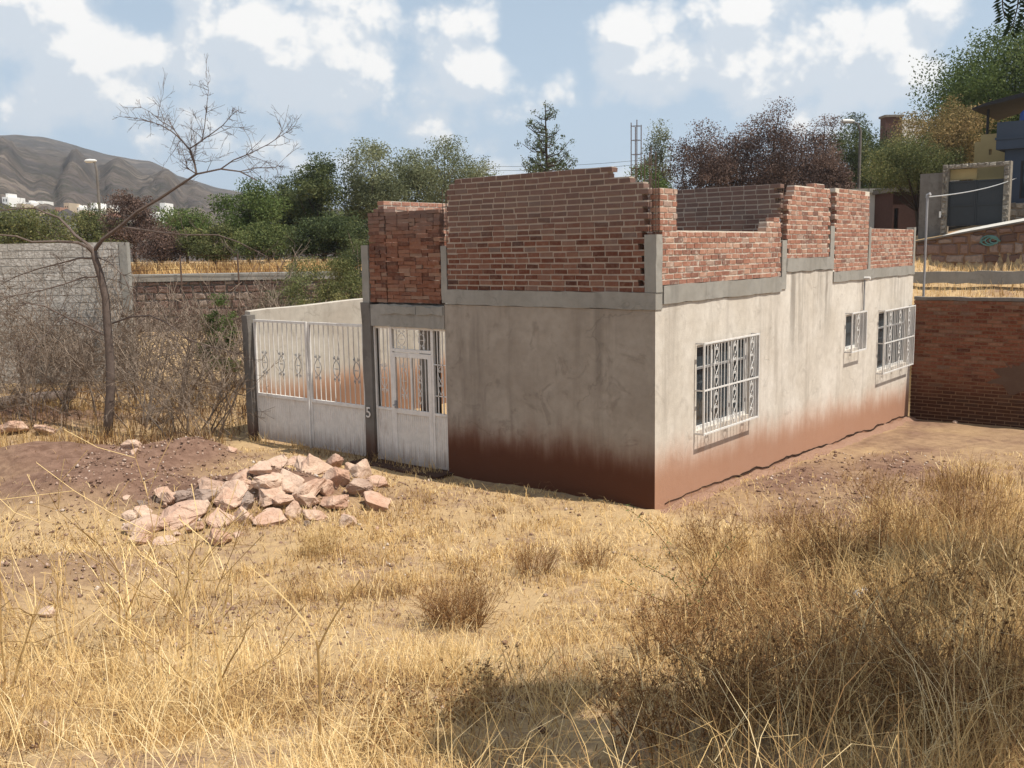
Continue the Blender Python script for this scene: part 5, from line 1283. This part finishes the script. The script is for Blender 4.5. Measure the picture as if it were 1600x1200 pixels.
# dry slope behind the boundary wall, verge behind the road
def patch_ab(N, f, hmin, hmax, w, tone):
    x, y = f(N); n = len(x); emit(x, y, rg.uniform(hmin, hmax, n), np.full(n, w), rg.uniform(.1, .9, n), rg.uniform(0, 6.28, n), tone+.2*rg.normal(size=n))
patch_ab(3800, lambda N: (rg.uniform(-3.5, 3, N), rg.uniform(11.3, 18.9, N)), .05, .32, .012, .56)
patch_ab(6000, lambda N: pl(rg.uniform(-17, -4, N), rg.uniform(37.2, 41.5, N)), .15, .55, .03, .36)
patch_ab(9000, lambda N: pl(rg.uniform(-12, -5, N), rg.uniform(15.5, 24, N)), .06, .34, .012, .22)
patch_ab(300, lambda N: (rg.uniform(-8.2, -3.4, N), rg.uniform(-.16, -.06, N)), .06, .25, .009, .5)
gr = np_mesh('dry_grass', np.concatenate(VV), np.concatenate(FF), M['grass'], np.concatenate(RR)); setp(gr, 'dry straw coloured grass covering the yard and its banks', 'grass', kind='stuff')

def pebbles(N):
    a = np.concatenate([rg.uniform(-6.5, -1, N), rg.uniform(-4, 7, N)]); b = np.concatenate([rg.uniform(5, 15.5, N), rg.uniform(4, 16, N)]); x, y = pl(a, b)
    k = ~in_house(x, y) & (rg.random(2*N) < .15+bare_at(x, y)); x, y, b = x[k], y[k], b[k]; n = len(x); r_ = .006+.022*rg.random(n)**3+.0006*b; c = np.stack([x, y, G(x, y)+r_*.25], 1)
    O = np.array([[1, 0, 0], [0, 1, 0], [-1, 0, 0], [0, -1, 0], [0, 0, .8], [0, 0, -.8]], float); V = c[:, None]+O[None]*r_[:, None, None]*rg.uniform(.6, 1.35, (n, 6, 1))
    T_ = np.array([[0, 1, 4], [1, 2, 4], [2, 3, 4], [3, 0, 4], [1, 0, 5], [2, 1, 5], [3, 2, 5], [0, 3, 5]]); F = (np.arange(n)[:, None, None]*6+T_[None]).reshape(-1, 3)
    t = NT('clods', .97, .05); t.color(t.ramp(t.attr(), [(0, (.12, .07, .05)), (.6, (.25, .16, .12)), (.9, (.40, .29, .23)), (1, (.55, .48, .42))])); t.bump(t.noise(60, 3), .6, .01)
    setp(np_mesh('pebbles', V.reshape(-1, 3), F, t.m, np.repeat(rg.random(n), 8), k=3), 'small clods and pebbles strewn over the bare soil', 'gravel', kind='stuff')
pebbles(6500)
# ------------------------------------------------------------------ dry weeds, one by one
def weed(name, label, cat, base, mats, stems, height, spread, lev, seed, r=.004, head=.4, group=None, lean=(0, 0), kids=(2, 5), up=.3, rmin=.0011):
    rg = np.random.default_rng(seed); mb = MB(); tips = []
    for s_ in range(stems):
        a = rg.uniform(0, 6.28); rr_ = spread*.35*math.sqrt(rg.random()); d = np.array([spread*math.cos(a)*rg.random()+lean[0], spread*math.sin(a)*rg.random()+lean[1], 1.0])
        p = np.array(base)+np.array([rr_*math.cos(a), rr_*math.sin(a), 0]); p[2] = g(p[0], p[1])-.02; n0 = len(mb.v)
        sprout(mb, p, d, height*rg.uniform(.6, 1.1), r*rg.uniform(.7, 1.1), lev, rg, .45, kids, 3, up, .55, 4, rmin)
        ar = mb.v[n0:]; tips += [ar[q] for q in rg.integers(0, len(ar), max(1, int(len(ar)*head*.12)))]
    root = thing(name, label, cat, tuple(base), group); mb.obj('stems', mats[0], root)
    if head and tips:
        C = np.array(tips); k = np.repeat(np.arange(len(C)), 5); leaf_mesh('seed_heads', C[k]+rg.normal(size=(len(k), 3))*.006, .018, rg, mats[1], root, None, .45)
    return root
ST, WD = M['stalk'], M['weed']
for i, (px, py, h, st, lab) in enumerate([(30, 960, 1.15, 3, 'tall forked straw stalk at the far left foreground'), (185, 1010, 1.25, 4, 'tallest forked straw stalk, left of the rock pile'), (95, 1040, .95, 4, 'branching straw stalk between the two tallest ones at the left'), (255, 1080, .85, 4, 'leaning straw stalk below the rock pile'), (330, 1130, .7, 3, 'thin straw stalk at the bottom left'), (5, 1120, .8, 4, 'cut off straw stalk at the bottom left corner'), (300, 960, .55, 3, 'short straw stalk beside the front rocks')]):
    weed('dry_stalk', lab, 'weed', gpix(px, py), (ST, WD), st, h*1.12, .34, 2, 500+i, .0088, 0, None, up=.25, kids=(3, 5), rmin=.0024)
weed('dry_shrub', 'round brown dry shrub in the middle of the yard', 'shrub', gpix(712, 975), (WD, WD), 190, .42, .62, 1, 520, .0032, .25, up=.1)
weed('dry_shrub', 'sparse brown dry shrub behind the round one', 'shrub', gpix(835, 895), (WD, WD), 80, .34, .5, 1, 521, .0032, .2)
weed('dry_shrub', 'thin brown dry shrub near the house corner', 'shrub', gpix(925, 890), (WD, WD), 60, .36, .5, 1, 522, .0032, .2)
weed('dry_shrub', 'golden brown dry shrub in front of the rock pile', 'shrub', gpix(500, 865), (ST, WD), 90, .32, .55, 1, 523, .0032, .1)
weed('dry_weed', 'low weed with dark seed heads at the bottom centre', 'weed', gpix(690, 1140), (ST, WD), 16, .30, .5, 2, 524, .0028, .9)
weed('dry_weed', 'low weed with dark seed heads right of the bottom centre', 'weed', gpix(770, 1110), (ST, WD), 14, .30, .5, 2, 525, .0028, .9)
weed('dry_weed', 'low weed with dark seed heads left of the bottom centre', 'weed', gpix(600, 1170), (ST, WD), 12, .26, .5, 2, 526, .0028, .9)
for i, (px, py, h, st) in enumerate([(1060, 1030, .42, 60), (1150, 960, .45, 60), (1250, 1040, .46, 60), (1290, 900, .5, 55), (1180, 1130, .38, 60), (1420, 990, .45, 55), (1480, 1110, .42, 55), (1050, 1170, .34, 50), (1350, 1150, .4, 55), (1560, 1170, .4, 45), (1570, 990, .5, 50), (1120, 870, .45, 40), (1240, 860, .45, 40), (1400, 850, .5, 45), (1500, 830, .55, 45), (1370, 790, .5, 35)]):
    weed('dry_shrub', 'dense brown dry shrub tangled among the tall grass on the right bank', 'shrub', gpix(px, py), (WD, WD), int(st*1.35), h*1.05, .75, 2, 540+i, .0036, .5, 'brown shrubs on the right bank', kids=(2, 4), up=.15)
for i, (px, py, h) in enumerate([(1275, 985, .75), (1330, 965, .7), (1545, 980, .8), (1140, 1180, .6), (1470, 1030, .6)]):
    weed('dry_stalk', 'tall bare straw stalks standing above the tall grass on the right bank', 'weed', gpix(px, py), (ST, WD), 6, h*.9, .28, 1, 570+i, .005, 0, 'straw stalks on the right bank')
# forked stick in the middle foreground
B5 = ab(*gpix(500, 1190)[:2])[1]; mb = MB()
L3 = lambda pts: [atb(px, py, B5) for px, py in pts]
mb.tube(L3([(503, 1230), (499, 1150), (500, 1080), (497, 1015), (494, 1000)]), [.008, .007, .0065, .0055, .005], 6, 0, .1); mb.tube(L3([(497, 1015), (508, 990), (525, 960), (545, 930), (557, 915), (563, 906)]), [.005, .0045, .004, .0035, .003, .005], 5, 0, .05)
mb.tube(L3([(494, 1002), (480, 975), (455, 945), (425, 915), (390, 885)]), [.0055, .005, .004, .003, .002], 4, 0, .9); setp(mb.obj('forked_stick', M['stalk']), 'upright forked brown stick in the middle foreground', 'stick')
# green sprig on the right
gp = gpix(1100, 985); sp = thing('green_sprig', 'feathery green sprig rising above the dry grass below the house corner', 'plant', tuple(gp)); Bs = ab(*gp[:2])[1]; mb = MB(); C = []
rg = np.random.default_rng(3)
for pts in ([(1095, 990), (1090, 950), (1075, 905), (1040, 850), (1010, 815), (975, 792)], [(1090, 950), (1050, 905), (1010, 885), (985, 868)], [(1088, 955), (1100, 915), (1118, 880), (1140, 845)], [(1092, 960), (1040, 940), (1000, 925), (968, 905)]):
    P_ = [atb(px, py, Bs+rg.normal()*.05) for px, py in pts]; mb.tube(P_, list(np.linspace(.005, .002, len(P_))), 4, 0, .5)
    for p_, q_ in zip(P_, P_[1:]):
        for t_ in np.linspace(0, 1, 9):
            for _ in range(3): C.append(p_*(1-t_)+q_*t_+rg.normal(size=3)*.022)
mb.obj('stems', M['weed'], sp); leaf_mesh('leaves', np.array(C), .028, rg, M['leaf_green'], sp, None, .35)

# ------------------------------------------------------------------ pepper tree beside the camera: shades the right foreground
rg = np.random.default_rng(14); bx_, by_ = pl(6.6, 3.2); pt = thing('pepper_tree', 'pepper tree beside the viewer with a drooping leafy twig at the top right corner', 'tree', (bx_, by_, g(bx_, by_)))
Cs, Ls, Rs = [], [], []
for px, py, rad, nc, nl in ((1185, 1150, (1.3, 1.15, .35), 26, 30000), (1350, 1000, (.85, .8, .3), 14, 11000), (1500, 905, (1.3, 1.1, .4), 24, 19000), (1640, 1080, (.8, .8, .4), 12, 6000)):
    q_ = gpix(px, min(py, 1195)); c = q_+sun_dir*((5.85-q_[2])/sun_dir[2]); C, L, rnd = crown_points(c, rad, nc, nl, rg, .30, .1, .5); Cs.append(C); Ls.append(L); Rs.append(rnd)
C, L, rnd = np.concatenate(Cs), np.concatenate(Ls), np.concatenate(Rs); c = C.mean(axis=0)
mb = limbs((bx_, by_, g(bx_, by_)), c, C, .2, rg, 26, .15, 10); mb.obj('trunk', M['bark'], pt)
leaf_mesh('crown', L, .185, rg, M['leaf_green'], pt, rnd, .32, .6)
def frond(pts, b):
    mb = MB(); Lf = []; P_ = [atb(px, py, b) for px, py in pts]; mb.tube(P_, list(np.linspace(.004, .0015, len(P_))), 4)
    for p_, q_ in zip(P_[1:], P_[2:]):
        d = q_-p_
        for t_ in (.1, .35, .6, .85):
            for sg in (-1, 1):
                o = p_+d*t_; e = o+cX*sg*.034-cU*.020+fw*rg.normal()*.01; w_ = np.cross(e-o, fw); w_ /= np.linalg.norm(w_)
                mb.add([o, (o+e)/2+w_*.005, e, (o+e)/2-w_*.005], [(0, 1, 2, 3)], 1, rg.random())
    mb.obj('hanging_twig', [M['bark_dark'], M['leaf_near_shade']], pt)
frond([(1590, -420), (1568, -40), (1566, -5), (1567, 14), (1571, 30)], 3.4); frond([(1640, -420), (1600, -60), (1593, -20), (1590, 10), (1584, 35), (1577, 52)], 3.4); frond([(1660, -420), (1615, -60), (1604, -5), (1602, 25), (1596, 48)], 3.55)

# ------------------------------------------------------------------ air
hz = bpy.data.materials.new('haze'); hz.use_nodes = True; hn = hz.node_tree.nodes; hn.clear()
ho = hn.new('ShaderNodeOutputMaterial'); hv = hn.new('ShaderNodeVolumePrincipled'); hv.inputs['Color'].default_value = (.82, .88, .95, 1); hv.inputs['Density'].default_value = .00028; hv.inputs['Anisotropy'].default_value = .3
hz.node_tree.links.new(hv.outputs[0], ho.inputs['Volume'])
mb = MB(); v = [(*pl(a, b), z) for a in (-960, 960) for b in (-70, 2620) for z in (-3, 160)]
mb.add(v, [(0, 1, 3, 2), (4, 6, 7, 5), (0, 4, 5, 1), (2, 3, 7, 6), (0, 2, 6, 4), (1, 5, 7, 3)]); setp(mb.obj('haze', hz), 'thin pale haze in the air over the whole place', kind='stuff')
